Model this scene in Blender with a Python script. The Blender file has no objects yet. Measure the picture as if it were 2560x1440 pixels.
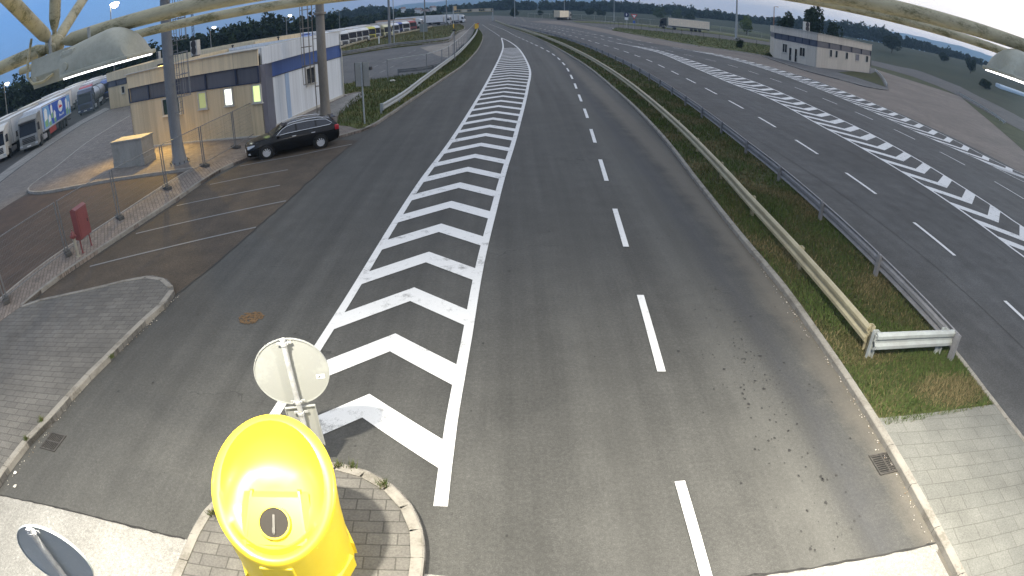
import bpy, bmesh, math, random
import numpy as np
from mathutils import Vector, Matrix
random.seed(7); rng = np.random.default_rng(11)
PI = math.pi; R = math.radians
scene = bpy.context.scene
COL = scene.collection

# ------------------------------------------------------------------ camera model
F_, K_, PITCH, ROLL, H = 1510.12, 0.037320, 0.474082, -0.010717, 6.2659
cp, sp, cr, sr = math.cos(PITCH), math.sin(PITCH), math.cos(ROLL), math.sin(ROLL)

def cam2world(x, y, z):            # right, up, forward -> world
    X = x*cr - y*sr; Y = x*sr + y*cr
    return Vector((X, z*cp + Y*sp, Y*cp - z*sp))
def ray(px, py):
    x, y = px-1280, 720-py
    r = math.hypot(x, y)+1e-9; th = r/F_*(1+K_*(r/1000)**2)
    s = math.sin(th)/r
    return cam2world(x*s, y*s, math.cos(th))
def G(px, py, z=0.0):              # surveyed photo point -> point on the ground
    d = ray(px, py); t = (z-H)/d.z
    return Vector((d.x*t, d.y*t, z))
def GG(pts, z=0.0): return [G(x, y, z) for x, y in pts]
def Hgt(px, py, base):             # height of a photo point above a known base
    d = ray(px, py)
    return H + math.hypot(base[0], base[1])/math.hypot(d.x, d.y)*d.z
def at_dist(px, py, D):            # point at horizontal distance D on the ray
    d = ray(px, py); t = D/math.hypot(d.x, d.y)
    return Vector((d.x*t, d.y*t, H+d.z*t))

# ------------------------------------------------------------------ object helpers
def tag(o, label=None, cat=None, group=None, kind=None):
    if label: o['label'] = label
    if cat: o['category'] = cat
    if group: o['group'] = group
    if kind: o['kind'] = kind
    return o
def link(name, me, parent=None):
    o = bpy.data.objects.new(name, me); COL.objects.link(o)
    if parent is not None: o.parent = parent
    return o
def empty(name, loc=(0, 0, 0), rz=0.0, label=None, cat=None, group=None, scale=1.0):
    o = bpy.data.objects.new(name, None); COL.objects.link(o)
    o.location = loc; o.rotation_euler = (0, 0, rz); o.empty_display_size = .2
    if scale != 1.0: o.scale = (scale,)*3
    return tag(o, label, cat, group)
def copy_tree(o, parent=None):
    c = o.copy(); COL.objects.link(c)
    if parent is not None: c.parent = parent
    for ch in [k for k in bpy.data.objects if k.parent == o]: copy_tree(ch, c)
    return c

class MB:
    def __init__(s): s.v = []; s.f = []; s.m = []
    def add(s, vs, fs, m=0, mat=None):
        b = len(s.v)
        for v in vs:
            v = Vector(v)
            s.v.append(mat @ v if mat is not None else v)
        for f in fs: s.f.append([b+i for i in f]); s.m.append(m)
        return s
    def box(s, c, d, m=0, rz=0.0, mat=None):
        cx, cy, cz = c; x, y, z = d[0]/2, d[1]/2, d[2]/2
        M = Matrix.Translation(c) @ Matrix.Rotation(rz, 4, 'Z')
        if mat is not None: M = mat @ M
        vs = [(-x,-y,-z),(x,-y,-z),(x,y,-z),(-x,y,-z),(-x,-y,z),(x,-y,z),(x,y,z),(-x,y,z)]
        return s.add(vs, [(0,3,2,1),(4,5,6,7),(0,1,5,4),(1,2,6,5),(2,3,7,6),(3,0,4,7)], m, M)
    def bbox(s, c, d, b=.02, m=0, rz=0.0):       # box with chamfered edges
        bm = bmesh.new(); bmesh.ops.create_cube(bm, size=1)
        for v in bm.verts: v.co = Vector((v.co.x*d[0], v.co.y*d[1], v.co.z*d[2]))
        bmesh.ops.bevel(bm, geom=bm.edges[:], offset=b, segments=2, affect='EDGES', profile=.6)
        bm.verts.index_update()
        M = Matrix.Translation(c) @ Matrix.Rotation(rz, 4, 'Z')
        s.add([v.co for v in bm.verts], [[v.index for v in f.verts] for f in bm.faces], m, M); bm.free()
        return s
    def quad(s, a, b, c, d, m=0): return s.add([a, b, c, d], [(0,1,2,3)], m)
    def prism(s, poly, axis, a, b, m=0, mat=None):   # polygon extruded along an axis ('x','y','z')
        n = len(poly)
        def P(p, t):
            return {'x': (t, p[0], p[1]), 'y': (p[0], t, p[1]), 'z': (p[0], p[1], t)}[axis]
        vs = [P(p, a) for p in poly]+[P(p, b) for p in poly]
        fs = [list(range(n))[::-1], list(range(n, 2*n))]+[(i, (i+1) % n, n+(i+1) % n, n+i) for i in range(n)]
        return s.add(vs, fs, m, mat)
    def tube(s, path, r, n=8, m=0, cap=True):
        path = [Vector(p) for p in path]; k = len(path)
        rs = r if isinstance(r, (list, tuple)) else [r]*k
        vs = []; up = None
        for i, p in enumerate(path):
            t = (path[min(i+1, k-1)]-path[max(i-1, 0)]).normalized()
            if up is None:
                up = Vector((0,0,1)) if abs(t.z) < .9 else Vector((1,0,0))
            x = t.cross(up)
            if x.length < 1e-5: x = t.cross(Vector((0,1,0)))
            x.normalize(); y = x.cross(t).normalized(); up = y
            for j in range(n):
                a = 2*PI*j/n; vs.append(p+(x*math.cos(a)+y*math.sin(a))*rs[i])
        fs = []
        for i in range(k-1):
            for j in range(n):
                fs.append((i*n+j, i*n+(j+1) % n, (i+1)*n+(j+1) % n, (i+1)*n+j))
        if cap: fs += [list(range(n))[::-1], list(range((k-1)*n, k*n))]
        return s.add(vs, fs, m)
    def lathe(s, prof, c=(0,0,0), n=24, m=0, axis='z', mat=None, cap=True):
        vs = []
        for (r, z) in prof:
            for j in range(n):
                a = 2*PI*j/n; u, w = r*math.cos(a), r*math.sin(a)
                p = {'z': (u, w, z), 'x': (z, u, w), 'y': (u, z, w)}[axis]
                vs.append((p[0]+c[0], p[1]+c[1], p[2]+c[2]))
        k = len(prof); fs = []
        for i in range(k-1):
            for j in range(n): fs.append((i*n+j, i*n+(j+1) % n, (i+1)*n+(j+1) % n, (i+1)*n+j))
        if cap and prof[0][0] > 1e-6: fs.append(list(range(n))[::-1])
        if cap and prof[-1][0] > 1e-6: fs.append(list(range((k-1)*n, k*n)))
        return s.add(vs, fs, m, mat)
    def sweep(s, prof, path, m=0, closed=True, cap=True):   # prof (lateral,z) swept along a flat path
        path = [Vector(p) for p in path]; k = len(path); n = len(prof); vs = []
        for i, p in enumerate(path):
            t = path[min(i+1, k-1)]-path[max(i-1, 0)]; t.z = 0; t.normalize()
            side = Vector((t.y, -t.x, 0))
            for (l, z) in prof: vs.append(p+side*l+Vector((0,0,z)))
        fs = []; q = n if closed else n-1
        for i in range(k-1):
            for j in range(q):
                fs.append((i*n+j, i*n+(j+1) % n, (i+1)*n+(j+1) % n, (i+1)*n+j))
        if closed and cap: fs += [list(range(n))[::-1], list(range((k-1)*n, k*n))]
        return s.add(vs, fs, m)
    def build(s, name, mats, parent=None, smooth=False, fix=True):
        me = bpy.data.meshes.new(name)
        me.from_pydata([tuple(v) for v in s.v], [], s.f)
        if not isinstance(mats, (list, tuple)): mats = [mats]
        for mt in mats: me.materials.append(mt)
        if len(mats) > 1: me.polygons.foreach_set('material_index', s.m)
        if fix:
            bm = bmesh.new(); bm.from_mesh(me)
            bmesh.ops.recalc_face_normals(bm, faces=bm.faces); bm.to_mesh(me); bm.free()
        if smooth:
            me.polygons.foreach_set('use_smooth', [True]*len(me.polygons))
            try: me.set_sharp_from_angle(angle=R(35))
            except Exception: pass
        me.update()
        return link(name, me, parent)

def spline(pts, step=1.0):
    P = [Vector(p) for p in pts]; out = []
    for i in range(len(P)-1):
        p0, p1, p2, p3 = P[max(i-1, 0)], P[i], P[i+1], P[min(i+2, len(P)-1)]
        n = max(1, int((p2-p1).length/step))
        for j in range(n):
            t = j/n
            out.append(.5*((2*p1)+(p2-p0)*t+(2*p0-5*p1+4*p2-p3)*t*t+(3*p1-p0-3*p2+p3)*t**3))
    out.append(P[-1]); return out
def resample(path, step):
    path = [Vector(p) for p in path]; out = [path[0].copy()]; acc = 0.0
    for a, b in zip(path, path[1:]):
        L = (b-a).length; d = step-acc
        while d <= L:
            out.append(a.lerp(b, d/L)); d += step
        acc = (acc+L) % step
    return out
def offset(path, d):                 # to the right of travel
    out = []; k = len(path)
    for i, p in enumerate(path):
        t = Vector(path[min(i+1, k-1)])-Vector(path[max(i-1, 0)]); t.z = 0; t.normalize()
        out.append(Vector(p)+Vector((t.y, -t.x, 0))*d)
    return out
def sheet(name, pts, z, mat, kind='structure', parent=None, z0=None):
    bm = bmesh.new()
    vs = [bm.verts.new((p[0], p[1], z)) for p in pts]
    f = bm.faces.new(vs)
    if f.normal.z < 0 or sum((Vector(pts[i]).to_2d()).cross(Vector(pts[(i+1) % len(pts)]).to_2d()) for i in range(len(pts))) < 0: f.normal_flip()
    if z0 is not None:
        ret = bmesh.ops.extrude_face_region(bm, geom=[f])
        for e in ret['geom']:
            if isinstance(e, bmesh.types.BMVert): e.co.z = z
        for v in vs: v.co.z = z0
    bmesh.ops.triangulate(bm, faces=bm.faces[:])
    bmesh.ops.recalc_face_normals(bm, faces=bm.faces)
    if z0 is None:
        for f in bm.faces:
            if f.normal.z < 0: f.normal_flip()
    me = bpy.data.meshes.new(name); bm.to_mesh(me); bm.free(); me.materials.append(mat)
    return tag(link(name, me, parent), kind=kind)
def kerb(name, path, mat, w=.15, h=.14, z0=0.0, step=1.0, inner=1):
    m = MB(); pts = resample(path, step)
    for a, b in zip(pts, pts[1:]):
        t = (b-a); L = t.length
        if L < .05: continue
        t.normalize(); n = Vector((t.y, -t.x, 0))*w*inner; g = t*.006
        a2, b2 = a+g, b-g; c = Vector((0,0,1)); ch = n*.14
        A = [a2+c*z0, b2+c*z0, b2+n+c*z0, a2+n+c*z0]
        B = [a2+c*(h-.02), b2+c*(h-.02)]; T = [a2+ch+c*h, b2+ch+c*h, b2+n+c*h, a2+n+c*h]
        m.add(A+B+T, [(0,1,5,4),(4,5,7,6),(6,7,8,9),(2,3,9,8),(0,4,6,9,3),(1,2,8,7,5)])
    return tag(m.build(name, mat), kind='structure')
def bigmesh(name, V, Fc, mats, mi=None, parent=None):
    me = bpy.data.meshes.new(name); V = np.asarray(V, np.float32); Fc = np.asarray(Fc, np.int32)
    me.vertices.add(len(V)); me.vertices.foreach_set('co', V.ravel())
    k = Fc.shape[1]; me.loops.add(Fc.size); me.loops.foreach_set('vertex_index', Fc.ravel())
    me.polygons.add(len(Fc)); me.polygons.foreach_set('loop_start', np.arange(0, Fc.size, k, dtype=np.int32))
    for m in mats: me.materials.append(m)
    if mi is not None: me.polygons.foreach_set('material_index', np.asarray(mi, np.int32))
    me.update(calc_edges=True); me.validate()
    return link(name, me, parent)

# ------------------------------------------------------------------ materials
def nt(name):
    m = bpy.data.materials.new(name); m.use_nodes = True; t = m.node_tree
    return m, t, t.nodes['Principled BSDF']
def N(t, typ, **kw):
    n = t.nodes.new(typ)
    for k, v in kw.items():
        if k in n.inputs: n.inputs[k].default_value = v
        else: setattr(n, k, v)
    return n
def coords(t, scale=(1,1,1), rot=(0,0,0), src='Object', loc=(0,0,0)):
    tc = N(t, 'ShaderNodeTexCoord'); mp = N(t, 'ShaderNodeMapping')
    mp.inputs['Scale'].default_value = scale; mp.inputs['Rotation'].default_value = rot; mp.inputs['Location'].default_value = loc
    t.links.new(tc.outputs[src], mp.inputs[0]); return mp.outputs[0]
def noise(t, co, scale, detail=4, rough=.6):
    n = N(t, 'ShaderNodeTexNoise', Scale=scale, Detail=detail, Roughness=rough); t.links.new(co, n.inputs['Vector']); return n.outputs['Fac']
def ramp(t, fac, stops):
    r = N(t, 'ShaderNodeValToRGB'); e = r.color_ramp.elements
    while len(e) < len(stops): e.new(.5)
    for el, (p, c) in zip(e, stops):
        el.position = p; el.color = (*c, 1) if len(c) == 3 else c
    t.links.new(fac, r.inputs[0]); return r.outputs[0]
def mixc(t, fac, a, b, mode='MIX'):
    n = N(t, 'ShaderNodeMix', data_type='RGBA', blend_type=mode)
    for s, v in ((n.inputs[0], fac), (n.inputs[6], a), (n.inputs[7], b)):
        if hasattr(v, 'is_linked'): t.links.new(v, s)
        elif isinstance(v, (int, float)): s.default_value = v
        else: s.default_value = (*v, 1)
    return n.outputs[2]
def math_(t, op, a, b=0.0, clamp=False):
    n = N(t, 'ShaderNodeMath', operation=op, use_clamp=clamp)
    for s, v in ((n.inputs[0], a), (n.inputs[1], b)):
        if hasattr(v, 'is_linked'): t.links.new(v, s)
        else: s.default_value = v
    return n.outputs[0]
def bump(t, b, fac, strength=.3, dist=.01):
    n = N(t, 'ShaderNodeBump', Strength=strength, Distance=dist); t.links.new(fac, n.inputs['Height']); t.links.new(n.outputs[0], b.inputs['Normal'])
MATS = {}
def plain(name, col, rough=.5, metal=0.0, var=.12, scale=3.0, spec=.5, coat=0.0, bmp=0.0):
    if name in MATS: return MATS[name]
    m, t, b = nt(name); co = coords(t)
    n1 = noise(t, co, scale, 5); n2 = noise(t, co, scale*9, 3)
    f = math_(t, 'ADD', math_(t, 'MULTIPLY', n1, .65), math_(t, 'MULTIPLY', n2, .35))
    lo = tuple(c*(1-var*1.6) for c in col); hi = tuple(min(1, c*(1+var*1.3)) for c in col)
    t.links.new(ramp(t, f, [(.3, lo), (.7, hi)]), b.inputs['Base Color'])
    b.inputs['Roughness'].default_value = rough; b.inputs['Metallic'].default_value = metal
    b.inputs['Specular IOR Level'].default_value = spec
    if coat: b.inputs['Coat Weight'].default_value = coat
    if bmp: bump(t, b, n2, bmp, .01)
    MATS[name] = m; return m
def emit(name, col, s):
    m, t, b = nt(name); b.inputs['Base Color'].default_value = (*col, 1)
    b.inputs['Emission Color'].default_value = (*col, 1); b.inputs['Emission Strength'].default_value = s
    MATS[name] = m; return m

def asphalt(name, base, warm=(1, 1, 1), speck=.5, patch=.25, dust=False, cracks=True, streak=.12, rough=.86):
    m, t, b = nt(name); co = coords(t)
    base = tuple(base*w for w in warm)
    fine = math_(t, 'ADD', math_(t, 'MULTIPLY', noise(t, co, 55, 2, .7), .55), math_(t, 'MULTIPLY', noise(t, co, 16, 3, .7), .45)); mid = noise(t, co, 1.1, 6, .65); big = noise(t, co, .13, 4, .6)
    st = noise(t, coords(t, (1.3, .035, 1)), 1.0, 5, .6)
    c = ramp(t, fine, [(.38, tuple(x*(1-speck) for x in base)), (.52, base), (.66, tuple(x*(1+speck*1.6) for x in base))])
    c = mixc(t, 1.0, c, ramp(t, mid, [(.3, (1-patch,)*3), (.7, (1+patch,)*3)]), 'MULTIPLY')
    c = mixc(t, 1.0, c, ramp(t, big, [(.35, (1-patch*.8,)*3), (.65, (1+patch*.8,)*3)]), 'MULTIPLY')
    c = mixc(t, 1.0, c, ramp(t, st, [(.3, (1-streak,)*3), (.7, (1+streak,)*3)]), 'MULTIPLY')
    # dark flecks
    vo = N(t, 'ShaderNodeTexVoronoi', Scale=2.3); t.links.new(coords(t), vo.inputs['Vector'])
    fl = math_(t, 'LESS_THAN', math_(t, 'ADD', vo.outputs['Distance'], math_(t, 'MULTIPLY', fine, .12)), .085)
    c = mixc(t, math_(t, 'MULTIPLY', fl, .55), c, (.02, .02, .02))
    if cracks:
        w = noise(t, co, .6, 5, .7)
        vc = N(t, 'ShaderNodeTexVoronoi', feature='DISTANCE_TO_EDGE', Scale=.11)
        wc = N(t, 'ShaderNodeVectorMath', operation='ADD'); t.links.new(co, wc.inputs[0])
        nv = N(t, 'ShaderNodeTexNoise', Scale=.5, Detail=5); t.links.new(co, nv.inputs['Vector'])
        sc = N(t, 'ShaderNodeVectorMath', operation='SCALE'); sc.inputs['Scale'].default_value = 5.0
        t.links.new(nv.outputs['Color'], sc.inputs[0]); t.links.new(sc.outputs[0], wc.inputs[1]); t.links.new(wc.outputs[0], vc.inputs['Vector'])
        cr_ = math_(t, 'LESS_THAN', vc.outputs['Distance'], .0016)
        cr_ = math_(t, 'MULTIPLY', cr_, math_(t, 'GREATER_THAN', big, .5))
        c = mixc(t, math_(t, 'MULTIPLY', cr_, .55), c, (.018, .018, .018))
    if dust:
        sx = N(t, 'ShaderNodeSeparateXYZ'); t.links.new(co, sx.inputs[0])
        e = math_(t, 'ADD', sx.outputs[0], math_(t, 'MULTIPLY', math_(t, 'SUBTRACT', mid, .5), .9))
        d = math_(t, 'MULTIPLY', math_(t, 'SUBTRACT', e, 5.7), 1.9, True)
        far = math_(t, 'MULTIPLY', math_(t, 'SUBTRACT', 7.2, sx.outputs[0]), 2.0, True)
        d = math_(t, 'MULTIPLY', d, far)
        c = mixc(t, math_(t, 'MULTIPLY', d, .5), c, (.135, .118, .095))
        dk = math_(t, 'SUBTRACT', 1.0, math_(t, 'DIVIDE', math_(t, 'ABSOLUTE', math_(t, 'SUBTRACT', e, 5.25)), .55), True)
        c = mixc(t, math_(t, 'MULTIPLY', dk, .45), c, (.032, .034, .042))
        for x0, w_, k_ in ((4.25, .9, .28), (1.5, .8, .12)):      # wheel track polished paler
            g = math_(t, 'SUBTRACT', 1.0, math_(t, 'DIVIDE', math_(t, 'ABSOLUTE', math_(t, 'SUBTRACT', e, x0)), w_), True)
            c = mixc(t, math_(t, 'MULTIPLY', g, k_), c, (.105, .103, .095))
    t.links.new(c, b.inputs['Base Color']); b.inputs['Roughness'].default_value = rough
    bump(t, b, fine, .35, .006)
    return m
def pavers(name, c1, c2, joint, bw, rh, rot=0.0, off=.5, jw=.012, dirt=.25):
    m, t, b = nt(name); co = coords(t, (1,1,1), (0,0,rot))
    br = N(t, 'ShaderNodeTexBrick', offset=off)
    for k, v in (('Scale', 1.0), ('Brick Width', bw), ('Row Height', rh), ('Mortar Size', jw), ('Bias', 0.0), ('Mortar Smooth', .3)): br.inputs[k].default_value = v
    br.inputs['Color1'].default_value = (*c1, 1); br.inputs['Color2'].default_value = (*c2, 1); br.inputs['Mortar'].default_value = (*joint, 1)
    t.links.new(co, br.inputs['Vector'])
    n1 = noise(t, coords(t), .8, 6, .7); n2 = noise(t, coords(t), 30, 3)
    c = mixc(t, 1.0, br.outputs['Color'], ramp(t, n1, [(.3, (1-dirt,)*3), (.7, (1+dirt,)*3)]), 'MULTIPLY')
    c = mixc(t, 1.0, c, ramp(t, n2, [(.3, (.78,)*3), (.7, (1.2,)*3)]), 'MULTIPLY')
    t.links.new(c, b.inputs['Base Color']); b.inputs['Roughness'].default_value = .9
    bump(t, b, math_(t, 'SUBTRACT', 1.0, br.outputs['Fac']), .5, .008)
    return m
def paint(name, col=.72, wear=.5):
    m, t, b = nt(name); co = coords(t)
    n1 = noise(t, co, 3.5, 6, .7); n2 = noise(t, co, 70, 2, .7); n3 = noise(t, co, .5, 3)
    w = math_(t, 'ADD', math_(t, 'MULTIPLY', n1, .6), math_(t, 'MULTIPLY', n2, .4))
    w = math_(t, 'ADD', w, math_(t, 'MULTIPLY', math_(t, 'SUBTRACT', n3, .5), .25))
    f = ramp(t, w, [(.5+.13*(1-wear), (0,0,0)), (.60+.13*(1-wear), (.85,.85,.85))])
    base = ramp(t, n1, [(.3, (col*.86, col*.86, col*.86)), (.7, (col, col, col))])
    t.links.new(mixc(t, f, base, (.13, .13, .125)), b.inputs['Base Color'])
    b.inputs['Roughness'].default_value = .7
    return m
def weathered(name, col, stain=(.05,.055,.03), amt=.5, rough=.55, scale=2.0, stretch=(1,1,1)):
    m, t, b = nt(name); co = coords(t, stretch)
    n1 = noise(t, co, scale, 7, .7); n2 = noise(t, co, scale*12, 3)
    f = math_(t, 'ADD', math_(t, 'MULTIPLY', n1, .75), math_(t, 'MULTIPLY', n2, .25))
    c = ramp(t, f, [(.40, tuple(c*(1-amt)+s*amt for c, s in zip(col, stain))), (.50, tuple(c*.86 for c in col)), (.62, col)])
    t.links.new(c, b.inputs['Base Color']); b.inputs['Roughness'].default_value = rough
    bump(t, b, n2, .12, .004)
    return m
def cladding(name, col, pitch=1.15, rough=.45, axis=0, streak=.1, ribs=0.0):   # sheet panels with joints every pitch
    m, t, b = nt(name); co = coords(t)
    sx = N(t, 'ShaderNodeSeparateXYZ'); t.links.new(co, sx.inputs[0]); u = sx.outputs[axis]
    fr = math_(t, 'FRACT', math_(t, 'DIVIDE', u, pitch))
    j = math_(t, 'LESS_THAN', fr, .016)
    cell = math_(t, 'FLOOR', math_(t, 'DIVIDE', u, pitch))
    wn = N(t, 'ShaderNodeTexWhiteNoise', noise_dimensions='1D'); t.links.new(cell, wn.inputs['W'])
    c = mixc(t, wn.outputs['Value'], tuple(x*.93 for x in col), tuple(min(1, x*1.05) for x in col))
    st = noise(t, coords(t, (3.0, 3.0, .12)), 1.5, 5, .6)
    c = mixc(t, 1.0, c, ramp(t, st, [(.3, (1-streak*1.5,)*3), (.68, (1+streak*.4,)*3)]), 'MULTIPLY')
    if ribs:
        r2 = math_(t, 'LESS_THAN', math_(t, 'FRACT', math_(t, 'DIVIDE', u, ribs)), .14)
        c = mixc(t, math_(t, 'MULTIPLY', r2, .16), c, tuple(x*.6 for x in col))
    c = mixc(t, math_(t, 'MULTIPLY', j, .45), c, tuple(x*.3 for x in col))
    t.links.new(c, b.inputs['Base Color']); b.inputs['Roughness'].default_value = rough
    return m
def grassmat(name, stops, scale=.6, rough=.9):
    m, t, b = nt(name); co = coords(t)
    f = math_(t, 'ADD', math_(t, 'MULTIPLY', noise(t, co, scale, 6, .7), .7), math_(t, 'MULTIPLY', noise(t, co, scale*25, 3), .3))
    t.links.new(ramp(t, f, stops), b.inputs['Base Color']); b.inputs['Roughness'].default_value = rough
    b.inputs['Specular IOR Level'].default_value = .2
    bump(t, b, noise(t, co, scale*25, 3), .6, .05)
    return m
def leafmat(name, c1, c2):
    m, t, b = nt(name)
    g = N(t, 'ShaderNodeNewGeometry')
    oi = N(t, 'ShaderNodeObjectInfo')
    f = math_(t, 'FRACT', math_(t, 'ADD', g.outputs['Random Per Island'], math_(t, 'MULTIPLY', oi.outputs['Random'], .3)))
    t.links.new(mixc(t, f, c1, c2), b.inputs['Base Color'])
    b.inputs['Roughness'].default_value = .75; b.inputs['Specular IOR Level'].default_value = .15
    return m
def glassy(name, col=(.015,.018,.022), rough=.06):
    if name in MATS: return MATS[name]
    m, t, b = nt(name); co = coords(t)
    t.links.new(ramp(t, noise(t, co, 2, 3), [(.3, tuple(c*.7 for c in col)), (.7, col)]), b.inputs['Base Color'])
    b.inputs['Roughness'].default_value = rough; b.inputs['Specular IOR Level'].default_value = .7
    MATS[name] = m; return m

M_asph = asphalt('asphalt_main', .055, (1.01, 1.0, .94), patch=.14, dust=True, speck=.29, streak=.27)
M_asph2 = asphalt('asphalt_opposite', .056, streak=.2, speck=.36, warm=(.98, 1.0, 1.03))
M_park = asphalt('asphalt_parking', .044, (1.32, .98, .68), speck=.5, patch=.3)
M_brown = asphalt('asphalt_brown', .031, (1.52, .92, .6), speck=.55, patch=.35, cracks=False)
M_lot = asphalt('asphalt_lot', .03, (1, 1, 1.05), patch=.3)
M_apron = asphalt('concrete_apron', .118, (1.2, 1.0, .86), speck=.25, patch=.2)  # warm factor puts the lamplight's tint into the concrete colour
M_yard = asphalt('yard_asphalt', .085, (1, 1, 1.02), speck=.3, patch=.2)
M_dust = asphalt('dusty_lane', .17, (1.12, 1.0, .86), speck=.2, patch=.3, cracks=False)
M_conc = asphalt('concrete_slab', .225, (1.03, 1.0, .93), speck=.3, patch=.15, cracks=False)
M_gutter = asphalt('pale_concrete', .2, (1.04, 1.0, .94), speck=.3, patch=.22, cracks=False)
M_pav = pavers('pavers_grey', (.118,.112,.103), (.095,.09,.084), (.06,.056,.051), .42, .21, R(-3))
M_pav2 = pavers('pavers_walk', (.22,.18,.152), (.155,.13,.112), (.065,.055,.047), .3, .15, R(52))
M_pav3 = pavers('pavers_building', (.2,.17,.15), (.14,.12,.106), (.06,.052,.045), .4, .2, R(14))
M_pav5 = pavers('pavers_yard', (.185,.162,.142), (.15,.132,.117), (.08,.07,.06), .4, .2, R(20), dirt=.2)
M_pav4 = pavers('pavers_median', (.142,.142,.13), (.127,.128,.118), (.092,.09,.08), .5, .34, R(8), jw=.008, dirt=.22)
M_kerb = weathered('kerb_stone', (.24,.225,.2), (.07,.06,.045), .6, .9, 2.2)
M_kerb2 = weathered('kerb_pale', (.33,.31,.28), (.12,.10,.08), .5, .9, 2.2)
M_white = paint('road_paint', .66, .7)
M_white_old = paint('road_paint_old', .19, .7)
M_soil = grassmat('turf_soil', [(.3,(.03,.036,.014)), (.5,(.052,.058,.022)), (.72,(.10,.085,.042))], .8)
M_field = grassmat('meadow', [(.3,(.009,.018,.010)), (.5,(.016,.028,.015)), (.72,(.03,.04,.02))], .02)
M_verge = grassmat('verge_turf', [(.36,(.035,.05,.016)), (.5,(.075,.09,.028)), (.64,(.15,.125,.04))], .25)
M_blade = [leafmat('grass_green', (.042,.07,.018), (.08,.11,.032)), leafmat('grass_olive', (.055,.06,.022), (.095,.096,.038)), leafmat('grass_dry', (.12,.10,.052), (.2,.16,.085))]
M_leaf = leafmat('leaf_dark', (.012,.022,.01), (.035,.055,.022))
M_leaf2 = leafmat('leaf_mid', (.03,.05,.018), (.07,.10,.035))
M_leaf3 = leafmat('leaf_pale', (.08,.11,.03), (.14,.18,.06))
M_bark = plain('bark', (.05,.04,.03), .95, var=.3)
M_rail_g = weathered('rail_shaded', (.21,.21,.225), (.11,.11,.115), .5, .5, 3.0)  # darker rail copy; shade on the beam's back put into the colour
M_galv = weathered('galvanised', (.36,.385,.385), (.2,.2,.19), .5, .5, 3.0); 
M_rail_y = weathered('rail_warm_tint', (.34,.305,.205), (.17,.145,.09), .5, .5, 1.5)  # warm rail colour; yellow lamplight on the median rail is put into it
M_pole = weathered('mast_steel', (.2,.21,.22), (.1,.1,.1), .5, .55, 1.5, (1,1,.3))
M_dark = plain('dark_metal', (.03,.03,.032), .6)
M_black = plain('black_rubber', (.012,.012,.012), .85)
SKY_STR, SKY_CLOUD, SKY_CLOUD_COL, SUN_E, EXPO = .12, .55, (.95,.9,1.0), .06, 3.0
SKY_K, SKY_NISH = 1.85, .1
BINPOS, BINS, BINH = (-2.78, 4.38), 1.13, .97
LED_E, FLOOD_W, FLOOD3, SODIUM_W, HAZE = 1.0, 140, True, 700, 0.00022
# ------------------------------------------------------------------ terrain
def az_(px): d = ray(px, 100); return math.degrees(math.atan2(d.x, d.y))
_e_az = [-100, 5, az_(1600), az_(1816), az_(2100), az_(2263), az_(2424), 60, 100]
_e_v = [-.006, -.006, -.005, -.002, .004, .0095, .016, .02, .02]
def e_far(az): return float(np.interp(az, _e_az, _e_v))
def terrain(x, y):
    d = math.hypot(x, y); az = math.degrees(math.atan2(x, y)) if d > 0 else 0
    d0 = float(np.interp(az, [-40, -20, 20, 30, 40, 100], [260, 420, 420, 380, 180, 170]))
    t = min(1, max(0, (d-d0)/(650-d0))); t = t*t*(3-2*t)
    return -.03+t*(H+e_far(az)*650)*(1 if az > -60 else max(0, (az+100)/40))
def Gt(px, py):                     # photo point -> terrain surface (far ground)
    d = ray(px, py); h = math.hypot(d.x, d.y)
    for D in np.arange(20, 1500, 2.0):
        if H+d.z/h*D <= terrain(d.x/h*D, d.y/h*D): break
    return Vector((d.x/h*D, d.y/h*D, terrain(d.x/h*D, d.y/h*D)))
def build_terrain():
    azs = np.radians(np.concatenate([np.arange(-180, -90, 10), np.arange(-90, 90, 1.0), np.arange(90, 180, 10)]))
    ds = np.concatenate([[2, 40, 90, 130], np.arange(160, 700, 12), [720, 800, 1000, 1400, 2000, 3200, 5200, 8000]])
    V = []; n = len(azs)
    for d in ds:
        for a in azs:
            x, y = d*math.sin(a), d*math.cos(a); V.append((x, y, terrain(x, y)))
    Fc = []
    for i in range(len(ds)-1):
        for j in range(n): Fc.append((i*n+j, i*n+(j+1) % n, (i+1)*n+(j+1) % n, (i+1)*n+j))
    Fc = np.array(Fc)[:, ::-1]
    o = bigmesh('ground', V, Fc, [M_field]); tag(o, kind='structure')
    V0 = [V[j] for j in range(n)]
    me = o.data
    for p in me.polygons: p.use_smooth = True
build_terrain()

# field strips: paler and darker crops laid as low terrain-following sheets
def strip(name, pts_px, mat, lift=.05):
    top = [Gt(*p) for p in pts_px]
    V = [(p.x, p.y, p.z+lift) for p in top]
    n = len(V)//2
    Fc = []
    fine = []
    for i in range(n-1):
        a, b, c, d = Vector(V[i]), Vector(V[i+1]), Vector(V[2*n-2-i]), Vector(V[2*n-1-i])
        for k in range(8):
            u0, u1 = k/8, (k+1)/8
            q = [a.lerp(d, u0), b.lerp(c, u0), b.lerp(c, u1), a.lerp(d, u1)]
            for v in q: v.z = terrain(v.x, v.y)+lift
            base = len(fine); fine += q; Fc.append((base, base+1, base+2, base+3))
    o = bigmesh(name, fine, np.array(Fc), [mat]); tag(o, kind='structure')
    return o
M_field2 = grassmat('rough_verge', [(.3,(.025,.035,.016)), (.5,(.05,.06,.028)), (.7,(.08,.08,.04))], .3)
M_crop1 = grassmat('crop_dark', [(.3,(.008,.018,.009)), (.6,(.016,.03,.014))], .05)
M_crop2 = grassmat('crop_pale', [(.3,(.03,.05,.02)), (.7,(.055,.07,.03))], .05)
strip('field', [(1700,66),(1800,72),(1930,93),(2060,120),(2180,146),(2180,143),(2060,115),(1930,87),(1800,66),(1700,61)], M_crop2)
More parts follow.
